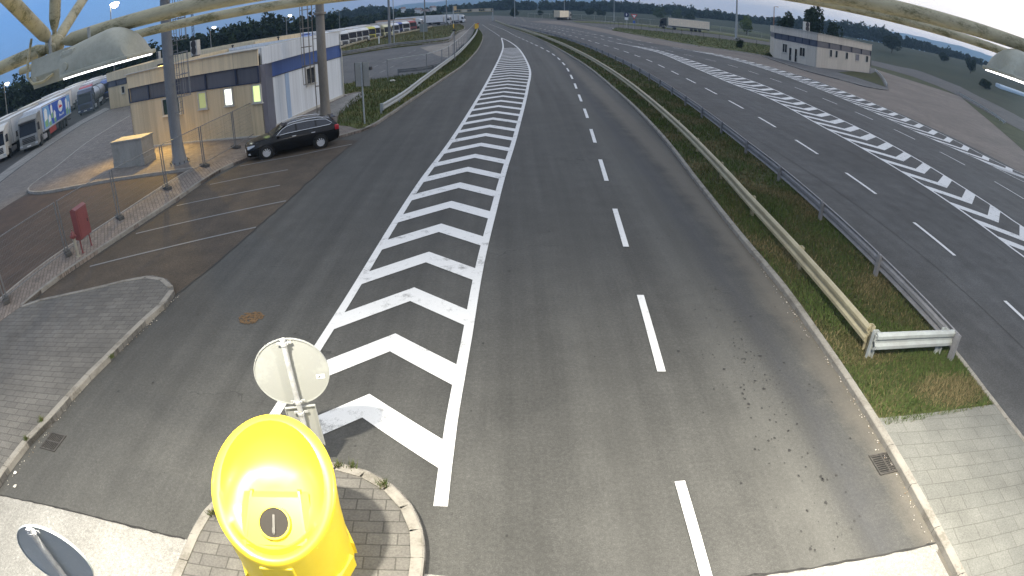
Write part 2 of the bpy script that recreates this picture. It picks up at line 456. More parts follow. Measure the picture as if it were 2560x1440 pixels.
strip('field', [(2240,122),(2330,146),(2420,176),(2500,210),(2500,203),(2420,169),(2330,139),(2240,116)], M_crop1)
strip('field', [(1260,38),(1400,40),(1560,46),(1700,58),(1700,54),(1560,41),(1400,35),(1260,34)], M_crop1)
strip('field', [(2250,139),(2340,170),(2440,208),(2540,255),(2540,246),(2440,199),(2340,162),(2250,133)], M_crop1)

# mountains on the horizon (ridge polylines surveyed from the photograph)
M_mtn = grassmat('mountain', [(.3,(.03,.05,.03)), (.7,(.06,.085,.05))], .002)
def ridge(name, pts, D, depth, drop=.02):
    P = [at_dist(x, y, D) for x, y in pts]; P = resample(spline(P, 30), 30)
    V = []; n = 7
    for i, p in enumerate(P):
        out = Vector((p.x, p.y, 0)).normalized()
        for k in range(n):
            t = k/(n-1)*2-1
            z = p.z*(1-abs(t))**1.1*(1+.0*t)
            jag = (math.sin(i*.9)+math.sin(i*.37+k))*3.4*(1-abs(t)) if abs(t) < .99 else 0
            q = Vector((p.x, p.y, 0))+out*depth*t
            V.append((q.x, q.y, max(-5, z+jag*.8)))
    Fc = [(i*n+k, (i+1)*n+k, (i+1)*n+k+1, i*n+k+1) for i in range(len(P)-1) for k in range(n-1)]
    o = bigmesh(name, V, np.array(Fc), [M_mtn]); tag(o, kind='structure')
    for p in o.data.polygons: p.use_smooth = True
ridge('mountains', [(430,112),(540,84),(600,66),(660,62),(740,52),(860,32),(980,16),(1040,8),(1075,6),(1110,2),(1180,-2),(1260,-6),(1380,-6),(1480,-1),(1520,2),(1580,13),(1700,28),(1850,48)], 6000, 900)
ridge('mountains', [(1950,44),(2080,56),(2180,68),(2240,80),(2309,94),(2424,122),(2490,144),(2560,172),(2640,210)], 6100, 900)

# ------------------------------------------------------------------ asphalt and paved sheets
right_line = [(2700,470),(2560,374),(2500,322),(2440,272),(2400,238),(2330,215),(2250,190),(2180,166),(2060,128),(1928,100),(1760,73),(1650,63),(1500,53),(1420,50),(1340,45),(1260,40),(1200,36)]
base = [Vector((-78,-14,0)), Vector((60,-14,0))]+GG(right_line)+[Vector((-60,330,0)), Vector((-84,200,0)), Vector((-100,60,0))]
sheet('road', base, 0.0, M_asph)

# median geometry
KL = spline([Vector((6.15,-10,0)), Vector((6.2,1,0))]+GG([(2330,1340),(2215,1130),(2130,990),(2040,855),(1950,725),(1840,590),(1740,460),(1640,330),(1540,230),(1440,150),(1340,95),(1260,65)])+[Vector((-6.5,258,0))], 1.0)
RR = spline([Vector((9.75,8.3,0)), Vector((10.0,12.7,0)), Vector((10.3,17.2,0)), Vector((10.55,21.2,0)), Vector((10.75,25.5,0)), Vector((11.0,29.7,0)), Vector((11.4,37,0)), Vector((11.8,48,0)), Vector((11.9,64,0)), Vector((11.0,90,0)), Vector((9.0,116,0)), Vector((4.5,152,0)), Vector((-.5,190,0))], 1.0)
KR = spline([Vector((9.9,-10,0)), Vector((9.95,3,0))]+GG([(2480,1010),(2390,890)])+[Vector((10.45,12.7,0)), Vector((10.75,17.2,0)), Vector((11.0,21.2,0)), Vector((11.25,25.5,0)), Vector((11.5,29.7,0)), Vector((11.9,37,0)), Vector((12.3,48,0)), Vector((12.4,64,0)), Vector((11.5,90,0)), Vector((9.5,116,0)), Vector((5.0,152,0)), Vector((0,190,0)), Vector((-5.5,258,0))], 1.0)
A2 = [Vector((38.0,-14,0)), Vector((38.1,30,0)), Vector((38.2,48,0)), Vector((37.9,55,0)), Vector((38.4,63,0)), Vector((38.6,72,0)), Vector((34,92,0)), Vector((26.8,111,0)), Vector((24.4,123,0)), Vector((24,133,0)), Vector((21.8,165,0)), Vector((18,198,0)), Vector((8,240,0))]
sheet('opposite_road', offset(KR, -.2)+[p for p in reversed(spline(A2, 4))], .004, M_asph2)
ap = [Vector((38,-14,0))]+spline(A2, 4)[1:]+[Vector((14,258,0))]+[G(*p) for p in [(1400,53),(1530,76),(1639,97),(1747,116),(1894,137),(1930,144),(1990,164),(2180,168),(2250,192),(2330,217),(2400,240),(2440,274),(2500,324),(2560,376)]]+[Vector((60,-14,0))]
sheet('concrete_apron', ap, .004, M_apron)
sheet('parking_bays', GG([(120,722),(244,637),(340,573),(442,506),(500,465),(620,402),(850,349),(895,352),(830,402),(740,484),(620,590),(510,683),(437,737),(384,702),(222,735),(79,765)]), .004, M_park)
sheet('brown_lot', [Vector((-26,3,0))]+GG([(0,757),(42,722),(153,637),(207,604),(300,544),(418,466),(489,424),(418,436),(282,455),(191,472),(124,484),(96,488),(72,484),(0,524),(-120,590)])+[Vector((-40,3,0))], .004, M_brown)
sheet('paved_yard', GG([(-120,592),(0,526),(66,484),(68,474),(95,455),(140,424),(228,354),(330,294),(338,262),(276,274),(205,312),(115,372),(0,458),(-120,548)]), .006, M_pav5)
sheet('pale_gutter', GG([(-120,545),(0,455),(115,370),(205,310),(276,272),(262,270),(196,305),(104,362),(0,436),(-120,525)]), .010, M_gutter)
sheet('truck_lot', GG([(-120,522),(0,433),(104,360),(196,303),(262,268)])+[Vector((-30,112,0)), Vector((-26,178,0)), Vector((-30,240,0)), Vector((-70,240,0)), Vector((-84,200,0)), Vector((-98,60,0)), Vector((-78,20,0))], .004, M_lot)
FL = [(858,240),(858,214),(900,207),(976,197),(1060,186),(1100,174),(1128,152),(1150,130),(1170,106),(1183,86),(1188,72)]
sheet('service_yard', GG([(845,141),(976,120),(1060,111),(1121,104),(1135,88)]+FL[::-1]), .006, M_yard)
sheet('dusty_lane', GG([(1050,119),(1121,107),(1138,90),(1148,82),(1163,75),(1186,72),(1180,86),(1166,105),(1148,128),(1124,145),(1095,140)]), .010, M_dust)
sheet('concrete_slab', [G(0,1238), G(120,1265), G(250,1297), G(480,1352)]+[Vector((-1.2,4.4,0)), Vector((2,4.1,0)), G(1900,1440), G(2100,1408), G(2350,1357), Vector((6.15,3.6,0)), Vector((6.1,-12,0)), Vector((-9.3,-12,0))], .006, M_conc)

# patch seam and tar joints on the asphalt
M_tar = plain('tar_joint', (.02,.019,.018), .8, var=.3)
def ribbon(name, pts, w, mat, z=.010, parent=None, build=True, jitter=0.0, m=None):
    m = m or MB()
    pts = [Vector(p) for p in pts]
    if jitter: pts = [p+Vector((rng.normal(0, jitter), rng.normal(0, jitter), 0)) for p in pts]
    L = offset(pts, -w/2); Rr = offset(pts, w/2)
    vs = [(p.x, p.y, z) for p in L]+[(p.x, p.y, z) for p in Rr]; n = len(L)
    m.add(vs, [(n+i, n+i+1, i+1, i) for i in range(n-1)])
    if not build: return m
    return tag(m.build(name, mat, parent), kind='structure')
mt = MB()
for pts in ([(437,740),(510,683),(620,590),(740,484),(830,402),(890,352)], [(2222,228),(2270,260),(2330,300)],):
    ribbon('', resample(spline(GG(pts), .5), .4), .05, None, .011, build=False, jitter=.025, m=mt)
for x0, y0, y1 in ((12.9, 8, 60), (18.6, 10, 70)):
    ribbon('', [Vector((x0+.3*math.sin(y*.11), y, 0)) for y in np.arange(y0, y1, .6)], .03, None, .012, build=False, jitter=.01, m=mt)
for e in ([G(0,1238), G(120,1265), G(250,1297), G(480,1352)], [Vector((2,4.1,0)), G(1900,1440), G(2100,1408), G(2350,1357)]):
    q = resample(spline(e, .3), .12)
    ribbon('', q, .022, None, .0125, build=False, jitter=.007, m=mt); ribbon('', offset(q, -.012), .016, None, .0127, build=False, jitter=.012, m=mt)
tag(mt.build('asphalt_seam', M_tar), kind='structure')
M_oil = plain('oil_stain', (.022,.021,.02), .7, var=.25, scale=8)
ms = MB()
def blot(x, y, r):
    n = 9; a0 = rng.uniform(0, 6.28)
    ms.add([(x+r*rng.uniform(.6, 1.15)*math.cos(a0+i*2*PI/n), y+1.3*r*rng.uniform(.6, 1.15)*math.sin(a0+i*2*PI/n), .0105) for i in range(n)], [list(range(n))])
for i in range(190):
    y = rng.uniform(4.2, 13); blot(4.6+rng.normal(0, .55)+.02*(y-8), y, abs(rng.normal(0, .009))+.007)
for i in range(70):
    blot(rng.uniform(-8.5, 6), rng.uniform(4.8, 16), abs(rng.normal(0, .012))+.01)
for i in range(22):
    px, py = rng.uniform(1850, 1960), rng.uniform(880, 1000); p = G(px, py); blot(p.x, p.y, abs(rng.normal(0, .012))+.008)
tag(ms.build('oil_spots', M_oil), kind='structure')
M_rust = plain('rust_stain', (.12,.07,.03), .9, var=.3, scale=9)
mr = MB(); c = G(627, 795)
for k in range(150):
    a, r = rng.uniform(0, 6.28), .27*math.sqrt(rng.uniform(0, 1)); x, y = c.x+r*math.cos(a)*1.15, c.y+r*math.sin(a); n = 7; q = .035
    mr.add([(x+q*rng.uniform(.5, 1.2)*math.cos(i*2*PI/n), y+q*rng.uniform(.5, 1.2)*math.sin(i*2*PI/n), .010+k*.00005) for i in range(n)], [list(range(n))])
tag(mr.build('rust_stain', M_rust), kind='structure')

# ------------------------------------------------------------------ raised islands
def island(name, pts, mat, h=.13): return sheet(name, pts, h, mat, z0=0.0)
# median: paved nose + turf
kl_in, kr_in = offset(KL, .14), offset(KR, -.14)
xat = lambda path, y: float(np.interp(y, [p.y for p in path], [p.x for p in path]))
e0, e1 = G(2230,1040,.13), G(2480,1012,.13); e0.x = xat(kl_in, e0.y); e1.x = xat(kr_in, e1.y)
kl_in, kr_in = offset(KL, .14), offset(KR, -.14)
near_l = [p for p in kl_in if p.y < e0.y]; near_r = [p for p in kr_in if p.y < e1.y]
island('median_paving', near_l+[e0, e1]+near_r[::-1], M_pav4, .132)
far_l = [p for p in kl_in if p.y > e0.y]; far_r = [p for p in kr_in if p.y > e1.y]
island('median_turf', [e0]+far_l+far_r[::-1]+[e1], M_soil, .11)
kerb('kerb', KL, M_kerb, .15, .14, inner=1); kerb('kerb', KR, M_kerb, .15, .14, inner=-1)
# left wedge island and fenced walk
wl = GG([(0,757),(42,720),(153,635),(207,602),(300,542),(418,464),(489,422)])
wr = GG([(59,773),(131,713),(244,635),(340,571),(442,504),(500,463),(560,425),(620,400)])
d0 = (wl[0]-wl[2]).normalized(); wl0 = wl[0]+d0*8
wedge_top = [(59,773),(79,763),(222,732),(340,704),(384,698),(420,708),(435,724),(438,737)]
wedge_r = [(420,766),(368,812),(285,896),(198,983),(150,1042),(71,1121),(0,1220)]
wtop = spline(GG(wedge_top), .4); wrt = spline(GG([wedge_top[-1]]+wedge_r)+[Vector((-9.35,1,0)), Vector((-9.4,-10,0))], .6)
island('paved_island', wtop+wrt[1:]+[Vector((-24,-10,0)), wl0], M_pav, .13)
island('walk', [wl0]+wl+[wr[-1]]+wr[::-1], M_pav2, .138)
kerb('kerb', wtop, M_kerb, .16, .146, inner=1, step=.8); kerb('kerb', wrt, M_kerb, .16, .146, inner=1, step=.8)
kerb('kerb', spline([wl0]+wl, 1), M_kerb2, .12, .155, inner=1); kerb('kerb', spline(wr, 1), M_kerb, .15, .15, inner=-1)
# pavement round the beige building
nose = [(487,424),(418,433),(282,452),(191,469),(124,481),(96,484),(78,482),(72,477),(77,470),(98,453),(142,422),(230,352),(330,290)]
nz = spline(GG(nose), .8)
kb = spline(GG([(620,400),(700,380),(780,360),(850,345),(904,330),(940,315)]), .8)
island('building_pavement', nz+[Vector((-27,47,0)), Vector((-13,47,0))]+GG([(900,230),(905,262),(945,305)])+kb[::-1]+GG([(560,425),(500,463)]), M_pav3, .126)
kerb('kerb', nz, M_kerb2, .14, .15, inner=-1, step=.8); kerb('kerb', kb, M_kerb, .15, .145, inner=-1)
# grass island by the side guard rail
kg = spline(GG([(904,330),(940,315),(965,297),(991,280),(1030,253),(1074,224),(1121,192),(1157,167),(1184,140),(1200,118),(1208,96),(1205,83),(1196,73),(1190,68)]), 1.0)
gi = spline(GG(FL), 2.0)
gl = [G(875,322)]+offset(kg, -.12)+gi[::-1]+GG([(905,232),(880,255),(846,290),(842,318)])
island('side_turf', gl, M_verge, .134)
kerb('kerb', kg, M_kerb, .15, .145, inner=-1)
sheet('side_paving', GG([(690,331),(858,243),(905,229),(912,238),(846,288),(800,312)], .13), .139, M_gutter)
# turf island with lamp masts, and strips on the right
g2 = [(845,143),(976,121),(1060,112),(1121,105),(1135,89),(1145,81),(1160,75),(1161,67),(1150,61),(1100,66),(1040,74),(1000,83),(940,98),(845,124)]
island('mast_turf', GG(g2), M_verge, .15)
kerb('kerb', spline(GG(g2[:9]), 1.5), M_kerb, .2, .3, inner=-1, step=2)
gs = [(1530,76),(1639,97),(1747,116),(1894,137),(1930,144),(1930,116),(1761,93),(1650,80),(1540,70)]
island('right_turf', GG(gs), M_verge, .12)
kerb('kerb', spline(GG([(1480,64),(1530,70),(1536,74),(1639,97),(1747,116),(1894,137),(1930,144)]), 2), M_kerb2, .2, .15, inner=-1, step=2)
gr = GG([(1440,56),(1560,62),(1660,72),(1760,82),(1930,106),(1930,100),(1760,75),(1650,65),(1500,55),(1430,53)])
island('ramp_verge', gr, M_verge, .1)
rp = GG([(1905,141),(1960,160),(2025,181),(2114,204),(2160,217),(2205,225),(2222,226)])
rpk = spline(rp, 1.0)
island('building_island', rpk+GG([(2216,213),(2196,185),(2188,172)])+[Vector((80,122,0)), Vector((56,122,0))], M_yard, .12)
kerb('kerb', rpk, M_kerb, .2, .15, inner=-1)
island('wedge_turf', GG([(2094,182),(2140,195),(2213,219),(2204,201),(2189,181),(2175,186),(2130,180)]), M_soil, .145)
# verge and service road on the far right
def band(name, la, lb, z, mat):
    A_, B_ = GG(la), GG(lb); V = []; Fc = []
    A_, B_ = spline(A_, 1e9), spline(B_, 1e9); n = len(A_)
    for i in range(n-1):
        for k in range(10):
            a = A_[i].lerp(A_[i+1], k/10); b = B_[i].lerp(B_[i+1], k/10)
            V += [a, b]
    V += [A_[-1], B_[-1]]
    V = [(v.x, v.y, max(z, terrain(v.x, v.y)+z+.03)) for v in V]
    Fc = [(2*i, 2*i+2, 2*i+3, 2*i+1) for i in range(len(V)//2-1)]
    o = bigmesh(name, V, np.array(Fc), [mat]); tag(o, kind='structure')
    if o.data.polygons[0].normal.z < 0: o.data.flip_normals()
band('verge', [(2178,170),(2250,193),(2330,218),(2400,241),(2440,275),(2500,325),(2560,378),(2720,485)], [(2178,160),(2282,189),(2345,212),(2402,239),(2440,262),(2490,290),(2560,325),(2720,415)], .02, M_field2)
band('service_road', [(2178,163),(2282,192),(2345,216),(2402,243),(2440,266),(2490,295),(2560,330),(2720,420)], [(2178,151),(2282,176),(2345,198),(2402,219),(2440,238),(2490,262),(2560,299),(2720,385)], .06, M_asph2)

# bin island
c0 = Vector((-2.85, 4.45, 0)); ov = []
for i in range(41):
    a = PI*i/40; ov.append(Vector((c0.x-1.72*math.cos(a), c0.y+1.86*math.sin(a)**.9, 0)))
ov = [Vector((-4.57,-8,0)), Vector((-4.57,3.2,0))]+ov[1:-1]+[Vector((-1.13,3.2,0)), Vector((-1.13,-8,0))]
island('bin_island', ov, M_pav, .13)
kerb('kerb', resample(ov, .5), M_kerb, .17, .15, inner=1, step=.5)

# ------------------------------------------------------------------ painted markings
def lines(name, paths, w, mat=None, z=.016):
    m = MB()
    for p in paths: ribbon('', p, w, None, z, build=False, m=m)
    return tag(m.build(name, mat or M_white), kind='structure')
def dashes(name, path, on, period, w, start=0.0, mat=None, z=.016):
    pts = resample(path, .25); m = MB(); k = len(pts); d = start
    while True:
        a = int(d/.25); b = int((d+on)/.25)
        if b >= k: break
        if a >= 0: ribbon('', pts[a:b+1], w, None, z, build=False, m=m)
        d += period
    return tag(m.build(name, mat or M_white), kind='structure')
def interp_x(path):
    P = sorted([(p.y, p.x) for p in path]); ys = [q[0] for q in P]; xs = [q[1] for q in P]
    return lambda y: float(np.interp(y, ys, xs))
BR = spline([Vector((-1.02,5.6,0)), Vector((-1.0,7.5,0)), Vector((-.9,10,0)), Vector((-.78,13.5,0)), Vector((-.52,17.7,0)), Vector((-.25,21.7,0)), Vector((.3,28.8,0)), Vector((1.3,44.4,0)), Vector((1.9,58.9,0)), Vector((1.4,83.4,0)), Vector((.1,102.5,0)), Vector((-1.5,116,0))], .7)
BL = spline([Vector((-4.15,7.2,0)), Vector((-3.9,9.5,0)), Vector((-3.72,11.6,0)), Vector((-3.6,13.6,0)), Vector((-3.45,16.6,0)), Vector((-3.2,20.9,0)), Vector((-2.7,27.3,0)), Vector((-2.2,37.4,0)), Vector((-1.7,51,0)), Vector((-1.1,73.6,0)), Vector((-.95,92.2,0)), Vector((-1.5,116,0))], .7)
lines('road_marking', [BR, BL], .2)
fR, fL = interp_x(BR), interp_x(BL)
def chevrons(name, fl, fr, y0, y1, period, band, slope, sgn, mat, apex=.5):
    m = MB(); y = y0
    while y < y1:
        l, r_ = fl(y), fr(y)
        ax = l+(r_-l)*apex
        for side in (0, 1):
            quad = []
            for off in (0, -band):
                ya = y+off
                xb = l if side == 0 else r_
                for _ in range(6):
                    yb = ya-sgn*slope*abs(xb-ax); xb = (fl if side == 0 else fr)(yb)
                quad.append(((ax, ya), (xb, yb)))
            (a, b), (c_, d) = quad
            m.add([(a[0],a[1],.0155), (b[0],b[1],.0155), (d[0],d[1],.0155), (c_[0],c_[1],.0155)], [(0,1,2,3)])
        y += period
    o = tag(m.build(name, mat, fix=False), kind='structure')
    for p in o.data.polygons:
        if p.normal.z < 0: p.flip()
    return o
chevrons('hatched_marking', fL, fR, 8.2, 88, 2.035, .66, .83, 1, M_white)
M_main_dash = dashes('lane_dashes', spline(GG([(1752,1350),(1748,1320),(1625,825),(1549,563),(1507,421),(1483,342),(1466,287),(1452,250),(1442,224),(1432,199),(1414,166),(1392,143),(1368,127),(1344,115),(1316,102),(1283,87),(1266,77),(1244,68),(1222,60)]), .5), 3.0, 5.93, .16, start=-2.05+.15)
lines('road_marking', [[Vector((2.42,y,0)) for y in (2.9,4.4,5.95)]], .16)
dashes('lane_dashes', spline(GG([(1249,91),(1234,80),(1216,69),(1206,62)]), .5), 3, 6, .15, start=1)
# opposite carriageway
LB = [(2700,742),(2560,643),(2496,595),(2356,495),(2200,397),(2129,356),(2044,310),(1964,266),(1900,236),(1817,204),(1717,161),(1640,130),(1539,107)]
UB = [(2700,655),(2560,570),(2487,520),(2403,466),(2314,411),(2247,373),(2180,337),(2060,280),(1973,241),(1900,210),(1814,180),(1717,148),(1640,125),(1539,107)]
lb, ub = spline(GG(LB), .8), spline(GG(UB), .8)
lines('road_marking', [lb, ub], .17)
chevrons('hatched_marking', interp_x(lb), interp_x(ub), 13.4, 98, 2.33, -.88, .86, -1, M_white)
LB2 = [(2700,512),(2560,455),(2466,408),(2317,342),(2178,278),(2039,219),(1900,169),(1790,139),(1681,119)]
UB2 = [(2700,492),(2560,436),(2469,394),(2400,358),(2233,280),(2061,211),(1900,161),(1790,135),(1681,119)]
lb2, ub2 = spline(GG(LB2), .8), spline(GG(UB2), .8)
lines('road_marking', [lb2, ub2], .13)
chevrons('hatched_marking', interp_x(lb2), interp_x(ub2), 25, 96, 2.33, -.88, .86, -1, M_white, .5)
R1 = spline([Vector((14.5,0,0)), Vector((14.7,9.9,0)), Vector((15,14.5,0)), Vector((15.4,22,0)), Vector((15.7,29,0)), Vector((16,35,0)), Vector((16.5,55,0)), Vector((16.8,71,0)), Vector((16.5,81,0)), Vector((16.2,87,0)), Vector((15.7,94,0)), Vector((15.2,98.8,0)), Vector((13,125,0)), Vector((9,160,0)), Vector((2,210,0))], .5)
dashes('lane_dashes', R1, 3.1, 6.22, .17, start=1.9)
R2 = spline([Vector((29.6,18,0)), Vector((29.5,45,0)), Vector((29.4,60,0)), Vector((28.7,75,0)), Vector((26.4,86,0)), Vector((24.3,96,0)), Vector((22.1,112,0)), Vector((19,135,0)), Vector((14,170,0)), Vector((7,215,0))], .5)
dashes('lane_dashes', R2, 3.0, 6.25, .13, start=4.85)
z4 = lambda x, y: (1240+x/5.565, 20+y/5.565)
for L in ([(1640,470),(1580,460),(1400,413),(1230,378),(1090,347),(960,322),(840,290),(700,262)], [(1740,445),(1640,423),(1400,370),(1230,335),(1060,300),(900,268),(770,243)], [(2180,490),(2080,470),(1850,425)]):
    dashes('lane_dashes', spline(GG([z4(*p) for p in L]), .5), 3, 6.2, .15)
# inner yard dashes
for L in ([(900,197),(930,190),(965,175),(990,163),(1040,148),(1080,128),(1105,112)], [(935,168),(975,150),(1010,138),(1045,122)]):
    dashes('lane_dashes', spline(GG(L), .5), 2.0, 4.5, .14, mat=M_white_old)
# parking bay lines
lines('parking_marking', [GG([(225,667),(400,624),(640,569)]), GG([(340,585),(500,548),(715,503)]), GG([(442,515),(580,487),(700,464)]), GG([(525,462),(610,445),(720,425)]), GG([(600,416),(740,390),(880,361)])], .11, M_white_old)
# ------------------------------------------------------------------ guard rails
WB = [(-.02,.44),(.02,.44),(.06,.47),(.06,.515),(.015,.55),(.015,.59),(.06,.625),(.06,.67),(.02,.70),(-.02,.70),(-.005,.665),(.03,.655),(.03,.635),(-.015,.60),(-.015,.54),(.03,.505),(.03,.485),(-.005,.475)]
WB = [(l*1.3, .235+(z-.44)*.40/.26) for l, z in WB]
def post_mesh(d):
    m = MB(); x, y = .05, .045
    for (cx, cy, sx_, sy_) in ((0,0,.014,.15),(.04,.07,.09,.012),(.04,-.07,.09,.012)):
        m.box((cx-.03, cy, .33), (sx_, sy_, .66))
    m.box((.045,0,.50),(.05,.05,.16))
    return m
_post_me = {}
def guard_rail(name, path, label, group=None, face=1, mat=None, step=4.0, h0=.12, cap=False, first=0.0):
    mat = mat or M_galv
    c = path[len(path)//2]
    root = empty(name, (path[0].x, path[0].y, 0), 0, label, 'guard rail', group)
    o = path[0]
    P = [Vector((p.x-o.x, p.y-o.y, h0-.02)) for p in path]
    b = MB(); b.sweep([(l*face, z) for l, z in WB], P)
    if cap: b.bbox((P[0].x, P[0].y, h0+.43), (.22, .12, .44), .03)
    b.build('beam', mat, root)
    if mat.name not in _post_me:
        tmp = post_mesh(0).build('post', mat); _post_me[mat.name] = tmp.data; bpy.data.objects.remove(tmp)
    R_ = resample(P, step)
    for i, p in enumerate(R_[:100]):
        j = min(range(len(P)), key=lambda k: (P[k]-p).length_squared); a = P[max(0, j-1)]; b2 = P[min(len(P)-1, j+1)]
        t = (b2-a).normalized(); s = Vector((t.y, -t.x, 0))*(-.06*face)
        q = link('post', _post_me[mat.name], root); q.location = (p.x+s.x, p.y+s.y, h0-.02)
        q.rotation_euler = (0, 0, math.atan2(t.y, t.x)+(-PI/2 if face > 0 else PI/2))
    return root
RL = spline([Vector((7.33,8.9,0)), Vector((7.43,12.7,0)), Vector((7.62,17.1,0)), Vector((7.9,21.1,0)), Vector((8.4,29.5,0)), Vector((8.85,43,0)), Vector((8.9,56,0)), Vector((8.6,70,0)), Vector((7.6,92,0)), Vector((5.9,115,0)), Vector((3.0,147,0)), Vector((-.8,185,0)), Vector((-5.5,245,0))], .8)
guard_rail('guard_rail', RL, 'long lamp-tinted guard rail along the left edge of the grass median', 'guard rails on the median', -1, M_rail_y, 4.0, .12, first=1)
guard_rail('guard_rail', RR, 'long grey guard rail along the right edge of the grass median', 'guard rails on the median', 1, M_rail_g, 4.2, .12)
cross = [Vector((7.35,8.62,0)), Vector((8.5,8.58,0)), Vector((9.78,8.52,0))]
guard_rail('guard_rail', resample(cross, .3), 'short pale guard rail closing the near end of the median', 'guard rails on the median', 1, M_galv, 2.1, .12)
SG = spline([Vector((-7.5,34.5,0)), Vector((-7.05,39.4,0)), Vector((-6.85,47.2,0)), Vector((-6.6,57,0)), Vector((-6.2,75,0)), Vector((-6.4,100,0)), Vector((-6.9,125,0)), Vector((-7.8,150,0))], .8)
guard_rail('guard_rail', SG, 'pale curved guard rail at the left kerb of the main road', None, 1, M_galv, 4.0, .13, cap=True)
g2p = spline([G(x, y+2) for x, y in [(847,141),(900,133),(976,119),(1060,110),(1119,102),(1130,92),(1137,80)]], .8)
guard_rail('guard_rail', g2p, 'dull guard rail in front of the grass with lamp masts', None, 1, M_pole, 4.0, .25)
g3p = spline(GG([(850,126),(900,110),(960,96),(1030,82),(1080,70)]), .8)
guard_rail('guard_rail', g3p, 'pale guard rail between the parked lorries and the grass', None, 1, M_rail_y, 4.0, .1)
g4p = spline([G(x, y) for x, y in [(996,190),(1040,186),(1085,178),(1112,166),(1130,150),(1146,132),(1160,117)]], .8)
guard_rail('guard_rail', g4p, 'dark guard rail behind the mesh fence by the inner yard', None, -1, M_pole, 4.0, .05)
g5p = spline(GG([(2395,236),(2440,262),(2480,288),(2512,312)]), .8)
guard_rail('guard_rail', g5p, 'grey guard rail beside the field at the right edge', None, -1, M_galv, 4.0, .0)
g6p = spline(GG([(2188,180),(2200,192),(2210,206),(2217,221)]), .6)
guard_rail('guard_rail', g6p, 'pale guard rail by the grass wedge at the right-hand building', None, 1, M_galv, 3.0, .13)

# end marker of the side guard rail
ec = G(1190, 75); D = math.hypot(ec.x, ec.y)
r = empty('end_marker', (ec.x, ec.y, 0), 0, 'yellow rounded marker board at the tip of the side guard rail', 'road sign')
m = MB(); m.prism([(.75*math.cos(a)*1.0, 1.05+.75*math.sin(a)) for a in np.linspace(0, 2*PI, 20)[:-1]], 'y', -.03, .03); m.build('board', plain('marker_yellow', (.75,.45,.04), .5), r)
m = MB(); m.box((0,.06,.5),(.08,.06,1.0)); m.build('post', M_galv, r)
m = MB(); m.prism([(.25*math.cos(a)+.55, 1.75+.16*math.sin(a)) for a in np.linspace(0, 2*PI, 16)[:-1]], 'y', -.05, .02); m.build('beacon', plain('beacon_red', (.5,.08,.03), .4), r)

# ------------------------------------------------------------------ temporary mesh fence
def wire_panel(A, B, zb, label):
    root = empty('temporary_fence', (A.x, A.y, zb), math.atan2(B.y-A.y, B.x-A.x), label, 'fence panel', 'mesh fence panels along the walk')
    L = (B-A).length-.12
    f = MB()
    for x in (.06, L+.03): f.tube([(x,0,.02),(x,0,2.0)], .028, 8)
    f.tube([(.06,0,1.98),(L+.03,0,1.98)], .019, 6); f.tube([(.06,0,.16),(L+.03,0,.16)], .017, 6)
    f.build('frame', M_galv_d, root)
    w_ = MB(); x = .12
    while x < L: w_.box((x,0,1.07),(.0045,.0045,1.8)); x += .075
    z = .2
    while z < 1.98: w_.box((L/2,.004,z),(L,.0045,.0045)); z += .2
    w_.build('wire_mesh', M_galv_d, root)
    return root
M_galv_d = weathered('fence_tube', (.16,.165,.17), (.08,.08,.08), .5, .5, 4)
M_foot = plain('concrete_foot', (.07,.068,.065), .9, var=.3)
fb = [(170,636),(300,546),(418,472),(512,416),(590,370)]
FB = [G(x, y, .138) for x, y in fb]
stp = (FB[0]-FB[1]).normalized()*3.5
FB = [FB[0]+stp*3, FB[0]+stp*2, FB[0]+stp]+FB+[Vector((-14.3,31.3,.138))]
names = ['mesh fence panel far out at the left edge', 'mesh fence panel beyond the left frame edge', 'mesh fence panel left of the red cabinet', 'mesh fence panel behind the red fire cabinet', 'mesh fence panel in front of the dark brown lot', 'mesh fence panel in front of the tapered mast', 'mesh fence panel before the pavement left of the black car', 'mesh fence panel ending at the building corner']
for i in range(len(FB)-1):
    if i == 0: continue
    wire_panel(FB[i], FB[i+1], FB[i].z, names[i])
fl = ['concrete fence foot near the left frame edge', 'concrete fence foot at the paved wedge', 'concrete fence foot beside the hydrant', 'concrete fence foot right of the red cabinet', 'concrete fence foot at the middle of the brown lot', 'concrete fence foot below the tapered mast', 'concrete fence foot in front of the black car']
for i, p in enumerate(FB[1:-1]):
    d = (FB[i+2]-FB[i+1]); a = math.atan2(d.y, d.x)
    f = MB(); f.bbox((0,0,.07),(.72,.26,.14),.03); f.bbox((0,0,.145),(.36,.18,.03),.012)
    o = tag(f.build('fence_block', M_foot), fl[i], 'concrete block', 'concrete blocks under the mesh fence'); o.location = p; o.rotation_euler = (0,0,a+R(58))

# ------------------------------------------------------------------ hydrant and fire cabinet
M_red = weathered('cabinet_red', (.20,.055,.055), (.12,.03,.03), .4, .4, 2)
M_cream = weathered('hydrant_cream', (.30,.28,.23), (.15,.12,.08), .5, .5, 6)
hb = G(196, 642, .138)
r = empty('fire_hydrant', hb, 0, 'slim cream standpipe hydrant with red top beside the red cabinet', 'fire hydrant')
m = MB(); m.lathe([(.10,0),(.10,.04),(.065,.05),(.06,.62),(.07,.63),(.07,.66),(.06,.67)], n=16); m.build('barrel', M_cream, r, True)
m = MB(); m.lathe([(.06,.67),(.085,.7),(.085,.84),(.06,.92),(.02,.94),(.02,1.0),(0,1.0)], n=16); m.build('bonnet', M_red, r, True)
for sx_, ang in ((1, 0), (-1, 0), (0, 1)):
    m = MB(); m.lathe([(.035,.05),(.035,.11),(.048,.11),(.048,.14),(0,.145)], c=(0,0,0), n=12, axis='x')
    o = m.build('outlet', M_red, r, True); o.location = (0,0,.77); o.rotation_euler = (0, 0, (0 if sx_ == 1 else PI if sx_ == -1 else -PI/2))
